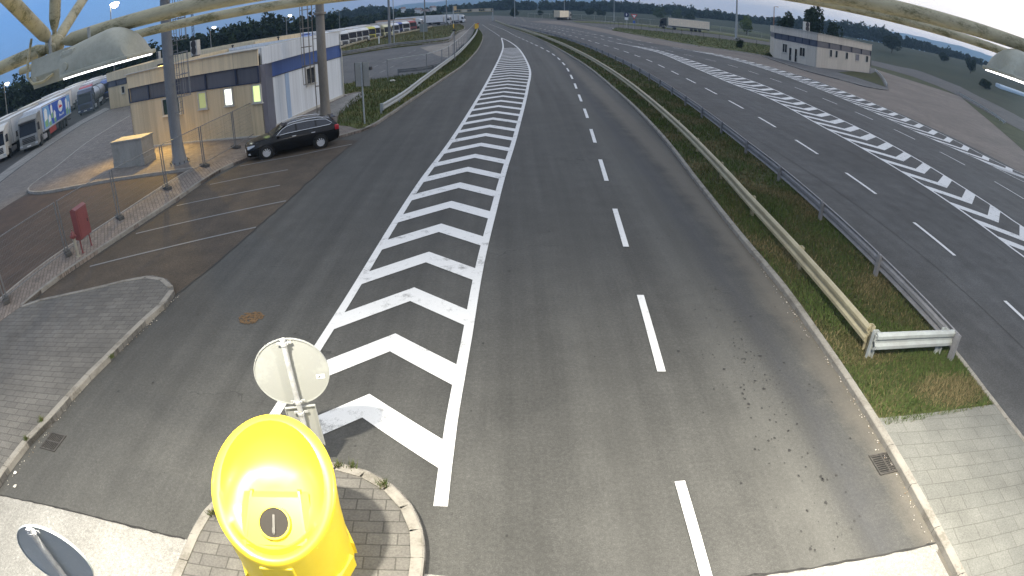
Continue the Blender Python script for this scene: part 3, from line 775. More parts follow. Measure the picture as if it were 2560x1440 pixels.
a_, b_ = G(213, 632, .138), G(236, 612, .138)
d = b_-a_; L = d.length
r = empty('fire_cabinet', a_, math.atan2(d.y, d.x), 'red hose cabinet standing on two thin legs beside the hydrant', 'fire cabinet')
m = MB(); m.bbox((L/2,.13,1.02),(L+.06,.27,1.06),.012); m.prism([(-.02,1.55),(.30,1.55),(.14,1.63)], 'x', -.03, L+.03); m.build('body', M_red, r)
m = MB(); m.bbox((L/2,-.012,1.02),(L-.06,.02,.98),.006); dd = m.build('door', M_red, r)
m = MB(); m.box((L-.1,-.03,1.0),(.03,.02,.12)); m.build('handle', M_dark, dd)
for x in (.02, L-.02):
    for y in (.13,):
        m = MB(); m.box((x,y,.25),(.04,.04,.5)); m.box((x,y,.008),(.1,.1,.016)); m.build('leg', M_red, r)

# ------------------------------------------------------------------ concrete box by the building
q = [G(287,422,.126), G(362,413,.126)]; d = q[1]-q[0]; L = d.length
r = empty('concrete_chest', q[0], math.atan2(d.y, d.x), 'large grey concrete chest left of the tapered mast', 'concrete chest')
M_cbox = weathered('raw_concrete', (.30,.29,.265), (.10,.095,.08), .5, .9, 1.2, (1,1,.3))
m = MB(); m.bbox((L/2,.55,.74),(L,1.1,1.48),.02); m.build('body', M_cbox, r)
m = MB(); m.bbox((L/2,.55,1.53),(L+.1,1.2,.1),.02); m.build('lid', M_cbox, r)
m = MB(); m.bbox((L/2,.55,.2),(L+.06,1.16,.4),.02); m.build('plinth', M_cbox, r)

# ------------------------------------------------------------------ buildings
M_beige = cladding('panel_beige', (.60,.49,.315), 1.15, .5, 0, .12)
M_beige_p = cladding('panel_parapet', (.72,.60,.40), 2.3, .5, 0, .1)
M_band = cladding('panel_slate', (.115,.12,.14), 2.35, .35, 0, .1)
M_wpan = cladding('panel_white', (.68,.72,.76), 1.15, .4, 0, .1, ribs=.3)
M_blue = cladding('panel_blue', (.045,.10,.30), 2.8, .35, 0, .1)
M_roof = plain('roof_sheet', (.36,.35,.32), .7, var=.2, scale=.6)
M_trim = plain('trim_navy', (.03,.04,.075), .4)
M_trimg = plain('trim_grey', (.10,.105,.14), .4)
M_frame = plain('window_frame', (.5,.48,.43), .45)
M_lit_w = emit('lit_window_white', (.95,1,.86), .30)
M_lit_g = emit('lit_window_green', (.70,.85,.34), .13)
M_lit_d = emit('lit_window_dim', (.42,.46,.2), .055)
def wall_frame(A, B):
    d = B-A; return Matrix.Translation((A.x, A.y, 0)) @ Matrix.Rotation(math.atan2(d.y, d.x), 4, 'Z')
def place(o, M): o.matrix_basis = M; return o
def window(root, M, s0, s1, z0, z1, pane, panes=1, y=0.0):
    # frame ring standing 3 cm proud of the wall, pane a sub-part, sill below
    f = MB(); t_ = .07; cx, cz = (s0+s1)/2, (z0+z1)/2
    f.box((s0+t_/2,y-.03,cz),(t_,.1,z1-z0)); f.box((s1-t_/2,y-.03,cz),(t_,.1,z1-z0))
    f.box((cx,y-.03,z1-t_/2),(s1-s0-2*t_,.1,t_)); f.box((cx,y-.03,z0+t_/2),(s1-s0-2*t_,.1,t_))
    for k in range(1, panes): f.box((s0+(s1-s0)*k/panes,y-.03,cz),(t_*.9,.098,z1-z0-2*t_))
    w_ = place(f.build('window', M_frame, root), M)
    g = MB(); g.box((cx,y-.012,cz),(s1-s0-2*t_,.02,z1-z0-2*t_)); g.build('pane', pane, w_)
    g = MB(); g.box((cx,y-.07,z0-.03),(s1-s0+.16,.16,.05)); g.build('sill', M_frame, w_)
    return w_
# left building
A = G(340,371,.126); B = G(663,341,.126); C = G(682,321,.126); Dg = G(858,240,.126)
A.z = B.z = C.z = Dg.z = 0
u = (B-A).normalized(); nrm_ = Vector((-u.y, u.x, 0))
E_ = A+nrm_*12.2
r = empty('border_post_building', A, 0, 'low beige and white flat-roofed building with blue band behind the black car', 'building')
def rel(p): return p-A
def wall(root, P0, P1, z0, z1, mat, t=.12, name='wall', out=0.0, ori=None):
    d = P1-P0; M = wall_frame(P0-ori, P1-ori); m = MB()
    m.box((d.length/2, t/2-out, (z0+z1)/2), (d.length, t, z1-z0)); return place(m.build(name, mat, root), M)
wall(r, A, B, .0, 3.25, M_beige, ori=A); wall(r, C, Dg, .0, 3.22, M_wpan, ori=A)
wall(r, Dg, E_+(Dg-C)*0, .0, 5.1, M_wpan, ori=A); wall(r, E_, A, .0, 5.1, M_beige, ori=A)
wall(r, A, B, 3.25, 4.22, M_band, ori=A, name='fascia_band', out=-.04); wall(r, A, B, 4.22, 5.15, M_beige_p, ori=A, name='parapet', out=.08)
wall(r, C, Dg, 3.22, 4.16, M_blue, ori=A, name='fascia_band', out=.02); wall(r, B+(C-B)*.3, Dg, 4.16, 5.18, M_wpan, ori=A, name='parapet', out=.06)
m = MB(); m.prism([(rel(p).x, rel(p).y) for p in (B, C, C+nrm_*.5, B+nrm_*.6)], 'z', 0, 4.2); m.build('corner_pier', M_trimg, r)
Mf = wall_frame(Vector((0,0,0)), B-A); LF = (B-A).length; Ms = wall_frame(C-A, Dg-A); LS = (Dg-C).length
m = MB()
for z in (3.25, 4.2): m.box((LF/2,-.02,z),(LF,.06,.06))
for s in (.05, 1.98, 4.62, 6.98, 9.3, LF-.05): m.box((s,-.02,3.73),(.10,.07,.9))
place(m.build('band_trim', M_trim, r), Mf)
m = MB(); m.box((LF/2,-.09,5.17),(LF+.2,.24,.05)); m.box((LF/2,.05,.16),(LF+.1,.28,.1)); place(m.build('coping', M_frame, r), Mf)
m = MB(); m.box((LS/2,-.02,3.21),(LS,.07,.05)); m.box((LS/2,-.02,4.15),(LS,.09,.05)); m.box((.05,-.02,1.6),(.1,.07,3.2)); place(m.build('band_trim', M_trim, r), Ms)
m = MB(); m.box((LS/2,-.06,5.2),(LS,.2,.05)); m.box((LS/2,-.05,.2),(LS,.1,.16)); place(m.build('coping', M_frame, r), Ms)
m = MB(); m.tube([(LS-.25,-.1,5.0),(LS-.25,-.1,3.9),(LS-.12,-.12,3.7),(LS-.12,-.12,.25),(LS+.15,-.25,.15)], .05, 8); m.box((LS-.2,-.12,4.25),(.28,.2,.25)); place(m.build('downpipe', M_frame, r), Ms)
m = MB()
for s0_, w0_ in ((2.05,.5),): m.box((s0_+w0_/2,-.008-.06,4.67),(w0_,.02,1.0)); m.box((s0_+w0_/2,-.012,1.7),(w0_,.02,2.95))
place(m.build('repair_strip', cladding('panel_pale_blue', (.36,.48,.66), 5, .4, 0, .1), r), Ms)
m = MB(); rf = [rel(A)+Vector((.3,.3,0)), rel(B)+Vector((-.1,.3,0)), rel(C)+Vector((-.4,.3,0)), rel(Dg)+Vector((-.4,-.2,0)), rel(E_)+Vector((.3,-.2,0))]
m.prism([(p.x, p.y) for p in rf], 'z', 4.75, 4.85); m.build('roof', M_roof, r)
G_d = glassy('glass_dark')
window(r, Mf, 3.15, 4.75, 2.0, 3.12, glassy('glass_teal', (.03,.06,.06)), 2)
window(r, Mf, 6.27, 6.97, 2.1, 3.15, M_lit_d); window(r, Mf, 8.33, 8.98, 2.1, 3.15, M_lit_w); window(r, Mf, 10.38, 11.0, 2.1, 3.15, M_lit_g)
window(r, Ms, 4.9, 6.3, 1.9, 3.1, G_d, 2)
def ac_unit(loc, rz, sc, label):
    q = empty('air_conditioner', loc, rz, label, 'air conditioner', 'air conditioners on the flat roofs', sc)
    m = MB(); m.bbox((0,0,.75),(.9,.42,1.3),.03); m.build('casing', M_frame, q)
    m = MB(); m.lathe([(.33,-.215),(.33,-.235),(.28,-.235),(.27,-.22),(0,-.22)], c=(0,0,.55), n=20, axis='y'); m.lathe([(.33,-.215),(.33,-.235),(.28,-.235),(.27,-.22),(0,-.22)], c=(0,0,1.08), n=20, axis='y'); m.build('fan_grille', M_dark, q)
    for x in (-.3, .3): m = MB(); m.box((x,0,.05),(.08,.4,.1)); m.build('bracket', M_dark, q)
    return q
def roof_pt(px, py, z): d = ray(px, py); t = (z-H)/d.z; return Vector((d.x*t, d.y*t, z))
ac_unit(roof_pt(490,141,4.85), R(-20), 1.1, 'tall beige air conditioner on the roof behind the tapered mast')
for px, py in ((582,123),(696,102)):
    m = MB(); m.lathe([(.06,0),(.06,.28),(.13,.28),(.13,.36),(.04,.42),(0,.42)], n=12); o = m.build('roof_vent', M_dark, None, True); o.location = roof_pt(px, py, 4.85)
    tag(o, 'small black roof vent '+('nearer the tapered mast' if px < 600 else 'nearer the white wall')+' on the beige building', 'roof vent', 'roof vents')
r_front, Mf_front = r, Mf
# rear left building
A2_, B2_ = G(276,273), G(400,250); d = (B2_-A2_).normalized(); B2_ = A2_+d*26; n2_ = Vector((-d.y, d.x, 0))
r2 = empty('annex_building', A2_, 0, 'grey beige flat-roofed building behind the left end of the beige one', 'building')
for P0, P1 in ((A2_, B2_), (B2_, B2_+n2_*10), (B2_+n2_*10, A2_+n2_*10), (A2_+n2_*10, A2_)):
    wall(r2, P0, P1, 0, 3.0, M_beige, ori=A2_); wall(r2, P0, P1, 3.0, 3.75, M_band, ori=A2_, name='fascia_band', out=-.03); wall(r2, P0, P1, 3.75, 4.95, M_beige_p, ori=A2_, name='parapet', out=.08)
m = MB(); m.prism([(p.x, p.y) for p in (Vector((.3,.3,0)), rel(B2_)-rel(A2_)+Vector((-.3,.3,0)), B2_-A2_+n2_*9.7, n2_*9.7)], 'z', 4.4, 4.5); m.build('roof', M_roof, r2)
M2 = wall_frame(Vector((0,0,0)), B2_-A2_)
m = MB(); m.box((13,-.02,3.0),(26,.08,.07)); m.box((13,-.03,3.75),(26,.1,.07))
for s in (.08, 1.9, 4.2, 6.5, 8.8): m.box((s,-.02,3.38),(.12,.08,.72))
place(m.build('band_trim', M_trim, r2), M2)
window(r2, M2, 3.0, 3.7, 1.75, 2.75, G_d)
ac_unit(roof_pt(398,150,4.5), R(-35), 1.1, 'smaller grey air conditioner left of the tapered mast on the rear roof')

# right-hand building
A3, B3, C3 = G(1934,145), G(2039,170), G(2174,184)
r3 = empty('kiosk_building', A3, 0, 'beige flat-roofed building with dark band across the opposite carriageway', 'building')
d1, d2 = (B3-A3), (C3-B3); n1 = Vector((-d1.y, d1.x, 0)).normalized(); n2b = Vector((-d2.y, d2.x, 0)).normalized()
D3 = C3+n2b*11; E3 = A3+n2b*11+Vector((12,6,0))
zt = lambda p: p
M_beige3 = cladding('panel_beige_far', (.54,.485,.41), 2.2, .5, 0, .1); M_band3 = cladding('panel_slate_far', (.07,.075,.10), 3.2, .35, 0, .1)
for P0, P1, k in ((A3, B3, 0), (B3, C3, 1), (C3, D3, 2), (D3, E3, 3), (E3, A3, 4)):
    h1, h2, h3 = 3.9, 5.0, 6.35
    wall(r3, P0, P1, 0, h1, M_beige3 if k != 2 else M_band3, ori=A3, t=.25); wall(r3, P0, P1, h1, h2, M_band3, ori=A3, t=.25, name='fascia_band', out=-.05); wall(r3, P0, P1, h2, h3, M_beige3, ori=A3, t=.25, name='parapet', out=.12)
m = MB(); m.prism([(p.x-A3.x, p.y-A3.y) for p in (A3, B3, C3, D3, E3)], 'z', 5.9, 6.0); m.build('roof', M_roof, r3)
MA = wall_frame(Vector((0,0,0)), d1); MBm = wall_frame(B3-A3, C3-A3)
def s_on(px, P0, P1):
    d = ray(px, 150); u_ = (P1-P0).normalized(); n_ = Vector((-u_.y, u_.x)); t = (P0.to_2d().dot(n_))/(d.to_2d().dot(n_)); return (d.to_2d()*t-P0.to_2d()).dot(u_.to_2d())
window(r3, MA, s_on(1955,A3,B3), s_on(1967,A3,B3), 1.5, 3.2, G_d, 2); window(r3, MA, s_on(1998,A3,B3), s_on(2012,A3,B3), 1.5, 3.2, G_d, 2)
for x0, x1 in ((1972,1979),(1986,1993)):
    s0, s1 = s_on(x0,A3,B3), s_on(x1,A3,B3)
    m = MB(); m.box(((s0+s1)/2,-.02,1.4),(s1-s0,.1,2.7)); dr = place(m.build('door', M_frame, r3), MA)
    m = MB(); m.box(((s0+s1)/2,-.08,1.45),((s1-s0)*.72,.03,2.4)); m.build('pane', G_d, dr)
    m = MB(); m.box((s1-.12,-.11,1.2),(.05,.05,.3)); m.build('handle', M_galv, dr)
for x0, x1, pn in ((2073,2079,0),(2087,2093,0),(2113,2119,0),(2138,2147,1),(2164,2170,0)):
    window(r3, MBm, s_on(x0,B3,C3), s_on(x1,B3,C3), 2.35, 3.75, G_d if not pn else M_trimg)
m = MB()
for k in range(7): m.box((.1+k*(d1.length-.2)/6,-.0,4.45),(.14,.12,1.05))
m.box((d1.length/2,0,3.92),(d1.length,.12,.1)); place(m.build('band_trim', M_trim, r3), MA)
m = MB()
for k in range(6): m.box((.1+k*(d2.length-.2)/5,0,4.45),(.14,.12,1.05))
m.box((d2.length/2,0,3.92),(d2.length,.12,.1)); place(m.build('band_trim', M_trim, r3), MBm)
o = ac_unit(Vector((A3.x+8, A3.y+2, 6.0)), R(20), 1.6, 'beige air conditioner on the roof of the right-hand building')
for nm, M_, L_ in (('coping', MA, d1.length), ('coping', MBm, d2.length)):
    m = MB(); m.box((L_/2,-.06,6.38),(L_+.1,.5,.08)); place(m.build(nm, M_frame, r3), M_)

# ------------------------------------------------------------------ masts with caged ladders
def flood_mast(name, base, hgt, r0, r1, flare, lab, lad_ang, z_cage, z_lad, flange=None, mat=None, splits=()):
    mat = mat or M_pole
    r = empty(name, base, 0, lab, 'lighting mast', 'tall floodlight masts')
    m = MB(); prof = [(r0*1.25*flare, 0), (r0*1.25*flare, .06), (r0*flare, .07), (r0*(1+(flare-1)*.45), .45), (r0, 1.1)]
    for k in range(1, 9): prof.append((r0+(r1-r0)*k/8, 1.1+(hgt-1.1)*k/8))
    m.lathe(prof[1:], n=16); m.lathe([(r0*1.25*flare,0),(r0*1.25*flare,.06),(0,.061)], n=16)
    m.build('shaft', mat, r, True)
    bolt = None
    for k in range(12):
        a = 2*PI*k/12
        if bolt is None:
            m = MB(); m.lathe([(.028,.06),(.028,.16),(0,.161)], n=6); bolt = m.build('anchor_bolt', M_dark, r); ob = bolt
        else: ob = link('anchor_bolt', bolt.data, r)
        ob.location = (r0*1.2*flare*math.cos(a), r0*1.2*flare*math.sin(a), 0)
    if flange:
        m = MB(); m.lathe([(r0*.8,flange-.1),(r0*1.3,flange-.06),(r0*1.3,flange+.06),(r0*.8,flange+.1)], n=18); m.build('flange', mat, r)
    # ladder frame at angle lad_ang
    ca, sa = math.cos(lad_ang), math.sin(lad_ang); X = Vector((ca, sa, 0)); Y = Vector((-sa, ca, 0))
    off = r0+.22
    l = MB()
    for s in (-.21, .21): l.tube([X*off+Y*s+Vector((0,0,z_lad)), X*(off-(r0-r1)*.6)+Y*s+Vector((0,0,hgt))], .02, 6)
    z = z_lad+.1
    while z < hgt:
        o_ = off-(r0-r1)*.6*(z-z_lad)/(hgt-z_lad)
        l.tube([X*o_+Y*-.21+Vector((0,0,z)), X*o_+Y*.21+Vector((0,0,z))], .012, 5); z += .3
    z = z_lad+.2
    while z < hgt:
        for s in (-.21, .21): l.box(tuple(X*(off-.13)+Y*s+Vector((0,0,z))), (.3,.03,.03), rz=lad_ang)
        z += 1.5
    lo = l.build('ladder', mat, r)
    for (za, zb) in z_cage:
        c = MB(); z = za
        while z <= zb+.01:
            arc = [X*(off+.36-.36*math.cos(a))+Y*(.36*math.sin(a))+Vector((0,0,z)) for a in np.linspace(-PI*.95, PI*.95, 13)]
            arc = [X*(off+.36+.36*math.cos(a))+Y*(.36*math.sin(a))+Vector((0,0,z)) for a in np.linspace(-PI*.8, PI*.8, 13)]
            c.tube(arc, .02, 5); z += (zb-za)/max(1, round((zb-za)/1.2))
        for a in np.linspace(-PI*.62, PI*.62, 5):
            p = X*(off+.36+.36*math.cos(a))+Y*(.36*math.sin(a)); c.tube([p+Vector((0,0,za)), p+Vector((0,0,zb))], .018, 5)
        c.build('safety_cage', mat, lo)
    return r
mb_ = G(450, 408, .126)
mast = flood_mast('floodlight_mast', mb_, 15.5, .33, .2, 1.35, 'grey tapered mast with caged ladder in front of the beige wall', R(-5), [(3.5,5.75),(6.4,12)], 2.5)
mb2 = G(815, 292, .13)
flood_mast('floodlight_mast', mb2, 17, .3, .2, 1.15, 'brownish round mast with long caged ladder by the white wall', R(195), [(2.2,14)], .3, flange=6.55, mat=weathered('mast_brown', (.24,.215,.18), (.1,.08,.06), .5, .6, 1.5, (1,1,.3)))
# wall lantern of the beige building: the warm pool on the paving
place(MB().bbox((3.9,-.62,5.32),(.34,.3,.14),.03).box((3.9,-.3,5.36),(.05,.5,.05)).build('wall_lamp', M_dark, r_front), Mf_front)
wl_ = [k for k in bpy.data.objects if k.name.startswith('wall_lamp')][0]
MB().box((3.9,-.62,5.24),(.26,.22,.015)).build('lamp_glass', emit('sodium_glass', (1,.6,.15), 1.2), wl_)
li = bpy.data.lights.new('sodium_beam', 'SPOT'); li.energy = SODIUM_W; li.color = (1,.64,.16); li.spot_size = R(118); li.spot_blend = .8; li.shadow_soft_size = .12
lo = link('sodium_beam', li, wl_); lo.location = (3.9,-.62,5.2); lo.rotation_euler = (R(-44), R(-6), 0)
# slim lattice antenna mast behind the building
lb_ = Vector((-27.5, 47.6, 0)); 
r = empty('lattice_mast', lb_, 0, 'slim dark lattice antenna mast rising behind the beige building', 'antenna mast')
m = MB(); hh = 10.5
for k in range(3): m.tube([(.16*math.cos(2.1*k), .16*math.sin(2.1*k), 0), (.1*math.cos(2.1*k), .1*math.sin(2.1*k), hh)], .02, 5)
for i in range(22):
    for k in range(3):
        a, b = 2.1*k, 2.1*(k+1); q = .16-.06*i/22
        m.tube([(q*math.cos(a), q*math.sin(a), i*hh/22), (q*math.cos(b), q*math.sin(b), (i+1)*hh/22)], .012, 4)
m.build('lattice', M_dark, r)
m = MB(); m.tube([(0,0,hh-.3),(0,0,hh+1.5)], .025, 6); m.build('antenna', M_dark, r)
# ------------------------------------------------------------------ vehicles (local +X is forward, ground at z=0)
def wheel(parent, x, y, r, w_, rim=True, spokes=10, side=1, simple=False):
    m = MB(); m.lathe([(r*.62,-w_/2),(r*.9,-w_/2),(r*.98,-w_*.38),(r,-w_*.2),(r,w_*.2),(r*.98,w_*.38),(r*.9,w_/2),(r*.62,w_/2)], n=24 if not simple else 14, axis='y', cap=simple)
    if simple: m.lathe([(0,-w_*.45),(r*.62,-w_*.45),(r*.62,w_*.45),(0,w_*.45)], n=14, axis='y', m=1)
    o = m.build('wheel', [M_black, M_steelw] if simple else M_black, parent, True); o.location = (x, y, r)
    if not simple:
        k = MB(); y0 = w_*.42*side
        k.lathe([(r*.55,y0-.05*side),(r*.69,y0-.02*side),(r*.69,y0+.012*side),(r*.63,y0+.012*side),(r*.60,y0-.05*side)], n=28, axis='y')
        k.lathe([(0,y0+.005*side),(r*.12,y0+.005*side),(r*.14,y0-.03*side)], n=14, axis='y')
        for i in range(spokes):
            a = 2*PI*i/spokes; d = (math.cos(a), math.sin(a)); n_ = (-d[1], d[0])
            pts = [(d[0]*q*r+n_[0]*e, y0-dy*side, d[1]*q*r+n_[1]*e) for q, e, dy in ((.1,-.016,.0),(.1,.016,.0),(.63,.026,.005),(.63,-.026,.005))]
            b = [(p[0], p[1]-.03*side, p[2]) for p in pts]
            k.add(pts+b, [(0,1,2,3),(4,7,6,5),(0,4,5,1),(1,5,6,2),(2,6,7,3),(3,7,4,0)])
        k.build('rim', M_alloy, o)
        k = MB(); k.lathe([(0,y0-.055*side),(r*.64,y0-.055*side),(r*.64,y0-.06*side),(0,y0-.06*side)], n=20, axis='y'); k.build('brake_disc', M_dark, o)
    return o
M_alloy = plain('alloy', (.62,.63,.65), .35, .3, var=.05); M_steelw = plain('steel_wheel', (.16,.155,.15), .6)
M_chrome = plain('chrome_trim', (.75,.77,.8), .2, .6, var=.03)
M_carb = plain('car_black', (.004,.0045,.006), .16, 0, var=.05, spec=.28, coat=.15)
M_cglass = glassy('car_glass', (.012,.016,.028), .04)
M_head = plain('lamp_clear', (.40,.43,.46), .3, var=.1); M_tail = plain('lamp_red', (.4,.02,.03), .2, var=.1)
def loft(m, secs, close_ends=True, mi=0):
    n = len(secs[0]); b = len(m.v)
    vs = [v for s in secs for v in s]; fs = []
    for i in range(len(secs)-1):
        for j in range(n-1): fs.append((i*n+j, i*n+j+1, (i+1)*n+j+1, (i+1)*n+j))
    if close_ends: fs += [list(range(n)), [(len(secs)-1)*n+j for j in range(n)][::-1]]
    m.add(vs, fs, mi)
def estate_car():
    r = empty('estate_car', (0,0,0), 0, 'black estate car with silver window trim parked beside the pavement', 'car')
    # body: x, sill z, belt z, hood/top z, half width
    st = [(2.33,.34,.52,.60,.52),(2.30,.24,.58,.69,.70),(2.18,.20,.66,.76,.82),(1.95,.19,.72,.84,.875),(1.55,.19,.80,.93,.90),(1.1,.19,.86,.99,.907),(.75,.19,.90,1.03,.907),(.2,.19,.92,1.04,.907),(-.6,.19,.94,1.06,.907),(-1.3,.20,.96,1.07,.905),(-1.8,.22,.98,1.08,.89),(-2.1,.27,.99,1.08,.85),(-2.25,.32,.98,1.06,.80),(-2.33,.42,.90,.98,.72)]
    secs = []
    for x, zs, zb, zt, w_ in st:
        h = [(w_*.80,zs),(w_*.97,zs+.10),(w_,zs+(zb-zs)*.45),(w_*.985,zs+(zb-zs)*.8),(w_*.955,zb),(w_*.88,zb+(zt-zb)*.75),(w_*.6,zt),(w_*.25,zt+.012)]
        secs.append([(x,-y*.965,z) for y, z in h]+[(x,y*.965,z) for y, z in h[::-1]])
    m = MB(); loft(m, secs); body = m.build('body', M_carb, r, True)
    # greenhouse
    gh = [(1.02,.80,.72,.99,1.0),(.72,.80,.66,1.0,1.16),(.30,.80,.60,1.02,1.38),(-.1,.80,.585,1.02,1.455),(-.7,.80,.58,1.04,1.475),(-1.3,.79,.57,1.05,1.455),(-1.8,.77,.55,1.06,1.40),(-2.02,.75,.53,1.06,1.34),(-2.26,.70,.60,1.05,1.07)]
    secs = []
    for x, wb, wr, zb, zr in gh:
        h = [(wb,zb),(wb*.35+wr*.65+.02,zb+(zr-zb)*.62),(wr+.02,zr-.05*(zr-zb)/.45),(wr*.8,zr),(wr*.3,zr+.015)]
        secs.append([(x,-y,z) for y, z in h]+[(x,y,z) for y, z in h[::-1]])
    m = MB(); loft(m, secs); m.build('roof', M_carb, r, True)
    def on_side(x, f, s, out=.012):    # point on greenhouse flank at height fraction f
        for a, b in zip(gh, gh[1:]):
            if b[0] <= x <= a[0]:
                k = (a[0]-x)/(a[0]-b[0]); wb, wr, zb, zr = [a[i]+(b[i]-a[i])*k for i in (1,2,3,4)]
                if f < .62: y = wb+(wb*.35+wr*.65+.02-wb)*f/.62
                else: y = (wb*.35+wr*.65+.02)+((wr+.02)-(wb*.35+wr*.65+.02))*(f-.62)/.33
                return Vector((x, s*(y+out), zb+(zr-zb)*f))
    for s in (-1, 1):
        outl = [(.80,.06),(.50,.86),(.25,.9),(-.1,.9),(-.8,.9),(-1.4,.9),(-1.72,.86),(-2.0,.34),(-1.85,.1),(-1.3,.06),(-.5,.06),(.2,.06)]
        poly = [on_side(x, f, s) for x, f in outl]
        m = MB(); m.tube(poly+[poly[0]], .013, 5); m.build('window_trim', M_chrome, r)
        for xa, xb in ((.78,-.16),(-.24,-1.15),(-1.22,-1.95)):
            top = []; bot = []
            for x in np.linspace(xa, xb, 7):
                ft = float(np.interp(-x, [-.80,-.5,-.25,1.4,1.72,2.0], [.1,.84,.88,.88,.83,.36])); fb_ = float(np.interp(-x, [1.3,1.85,2.0],[.08,.12,.3]))
                top.append(on_side(x, max(ft, fb_+.01), s, .008)); bot.append(on_side(x, fb_, s, .008))
            m = MB(); n = len(top); m.add(top+bot, [(i, i+1, n+i+1, n+i) for i in range(n-1)]); m.build('side_window', M_cglass, r)
        m = MB(); m.tube([on_side(.2,.99,s,-.05)+Vector((0,0,.03)), on_side(.05,1,s,-.05)+Vector((0,0,.06)), on_side(-.7,1,s,-.04)+Vector((0,0,.065)), on_side(-1.45,1,s,-.04)+Vector((0,0,.06)), on_side(-1.6,.99,s,-.04)+Vector((0,0,.03))], .018, 6); m.build('roof_rail', M_chrome, r)
        m = MB(); m.bbox((.72,s*1.0,1.0),(.16,.2,.13),.04); m.build('door_mirror', M_carb, r, True)
        for x in (.0,-.95):
            m = MB(); m.bbox((x-.05,s*.905,.87),(.2,.035,.035),.012); m.build('door_handle', M_chrome, r)
        m = MB(); m.add([(2.24,s*.50,.60),(2.21,s*.78,.60),(1.93,s*.882,.72),(1.90,s*.87,.785),(2.13,s*.74,.745),(2.24,s*.50,.70)], [(0,1,2,3,4,5)])
        m.add([(2.30,s*.50,.60),(2.26,s*.79,.60),(1.96,s*.896,.72),(1.93,s*.885,.79),(2.16,s*.75,.76),(2.29,s*.50,.71)], [(0,1,2,3,4,5)]); m.build('headlight', M_head, r)
        m = MB(); m.bbox((2.20,s*.66,.36),(.12,.26,.08),.02); m.build('fog_lamp', M_head, r)
        m = MB(); m.bbox((-2.2,s*.74,.92),(.22,.20,.24),.05); m.build('taillight', M_tail, r, True)
        m = MB(); m.box((-.1,s*.912,.50),(2.1,.02,.035)); m.build('side_moulding', M_carb, r)
        for x in (1.37,-1.32):
            m = MB(); m.lathe([(0,s*.80),(.385,s*.80),(.385,s*.895),(.35,s*.898),(.35,s*.81),(0,s*.81)], c=(x,0,.33), n=28, axis='y'); m.build('wheel_arch', M_black, r)
            wheel(r, x, s*.815, .325, .215, side=s)
    m = MB(); m.add([(.99,-.66,1.02),(.99,.66,1.02),(.32,.53,1.405),(.32,-.53,1.405),], [(0,1,2,3)]); m.add([(1.0,-.66,1.025),(1.0,.66,1.025),(.325,.53,1.41),(.325,-.53,1.41)], [(0,1,2,3)]); m.build('windscreen', glassy('screen_glass', (.03,.035,.035), .05), r)
    m = MB(); m.add([(-2.06,-.5,1.33),(-2.06,.5,1.33),(-2.275,.62,1.08),(-2.275,-.62,1.08)], [(0,1,2,3)]); m.build('rear_window', M_cglass, r)
    m = MB(); m.bbox((-2.12,0,1.385),(.25,.96,.03),.012); m.build('spoiler', M_carb, r)
    m = MB(); m.bbox((2.31,0,.58),(.05,.9,.16),.02); m.build('grille', M_black, r)
    m = MB(); m.bbox((2.27,0,.28),(.1,1.2,.1),.02); m.build('lower_grille', M_black, r)
    for x, z in ((2.35,.43),(-2.36,.62)):
        m = MB(); m.box((x,0,z),(.015,.52,.11)); m.build('number_plate', plain('plate_white', (.7,.7,.68), .5), r)
    return r
car = estate_car()
f_, b_ = G(668,397), G(805,370)
mid = (f_+b_)/2; hd = math.atan2(f_.y-b_.y, f_.x-b_.x)
nl = Vector((math.sin(hd), -math.cos(hd), 0))     # right-hand side of heading
car.location = mid+nl*.80; car.rotation_euler = (0,0,hd)

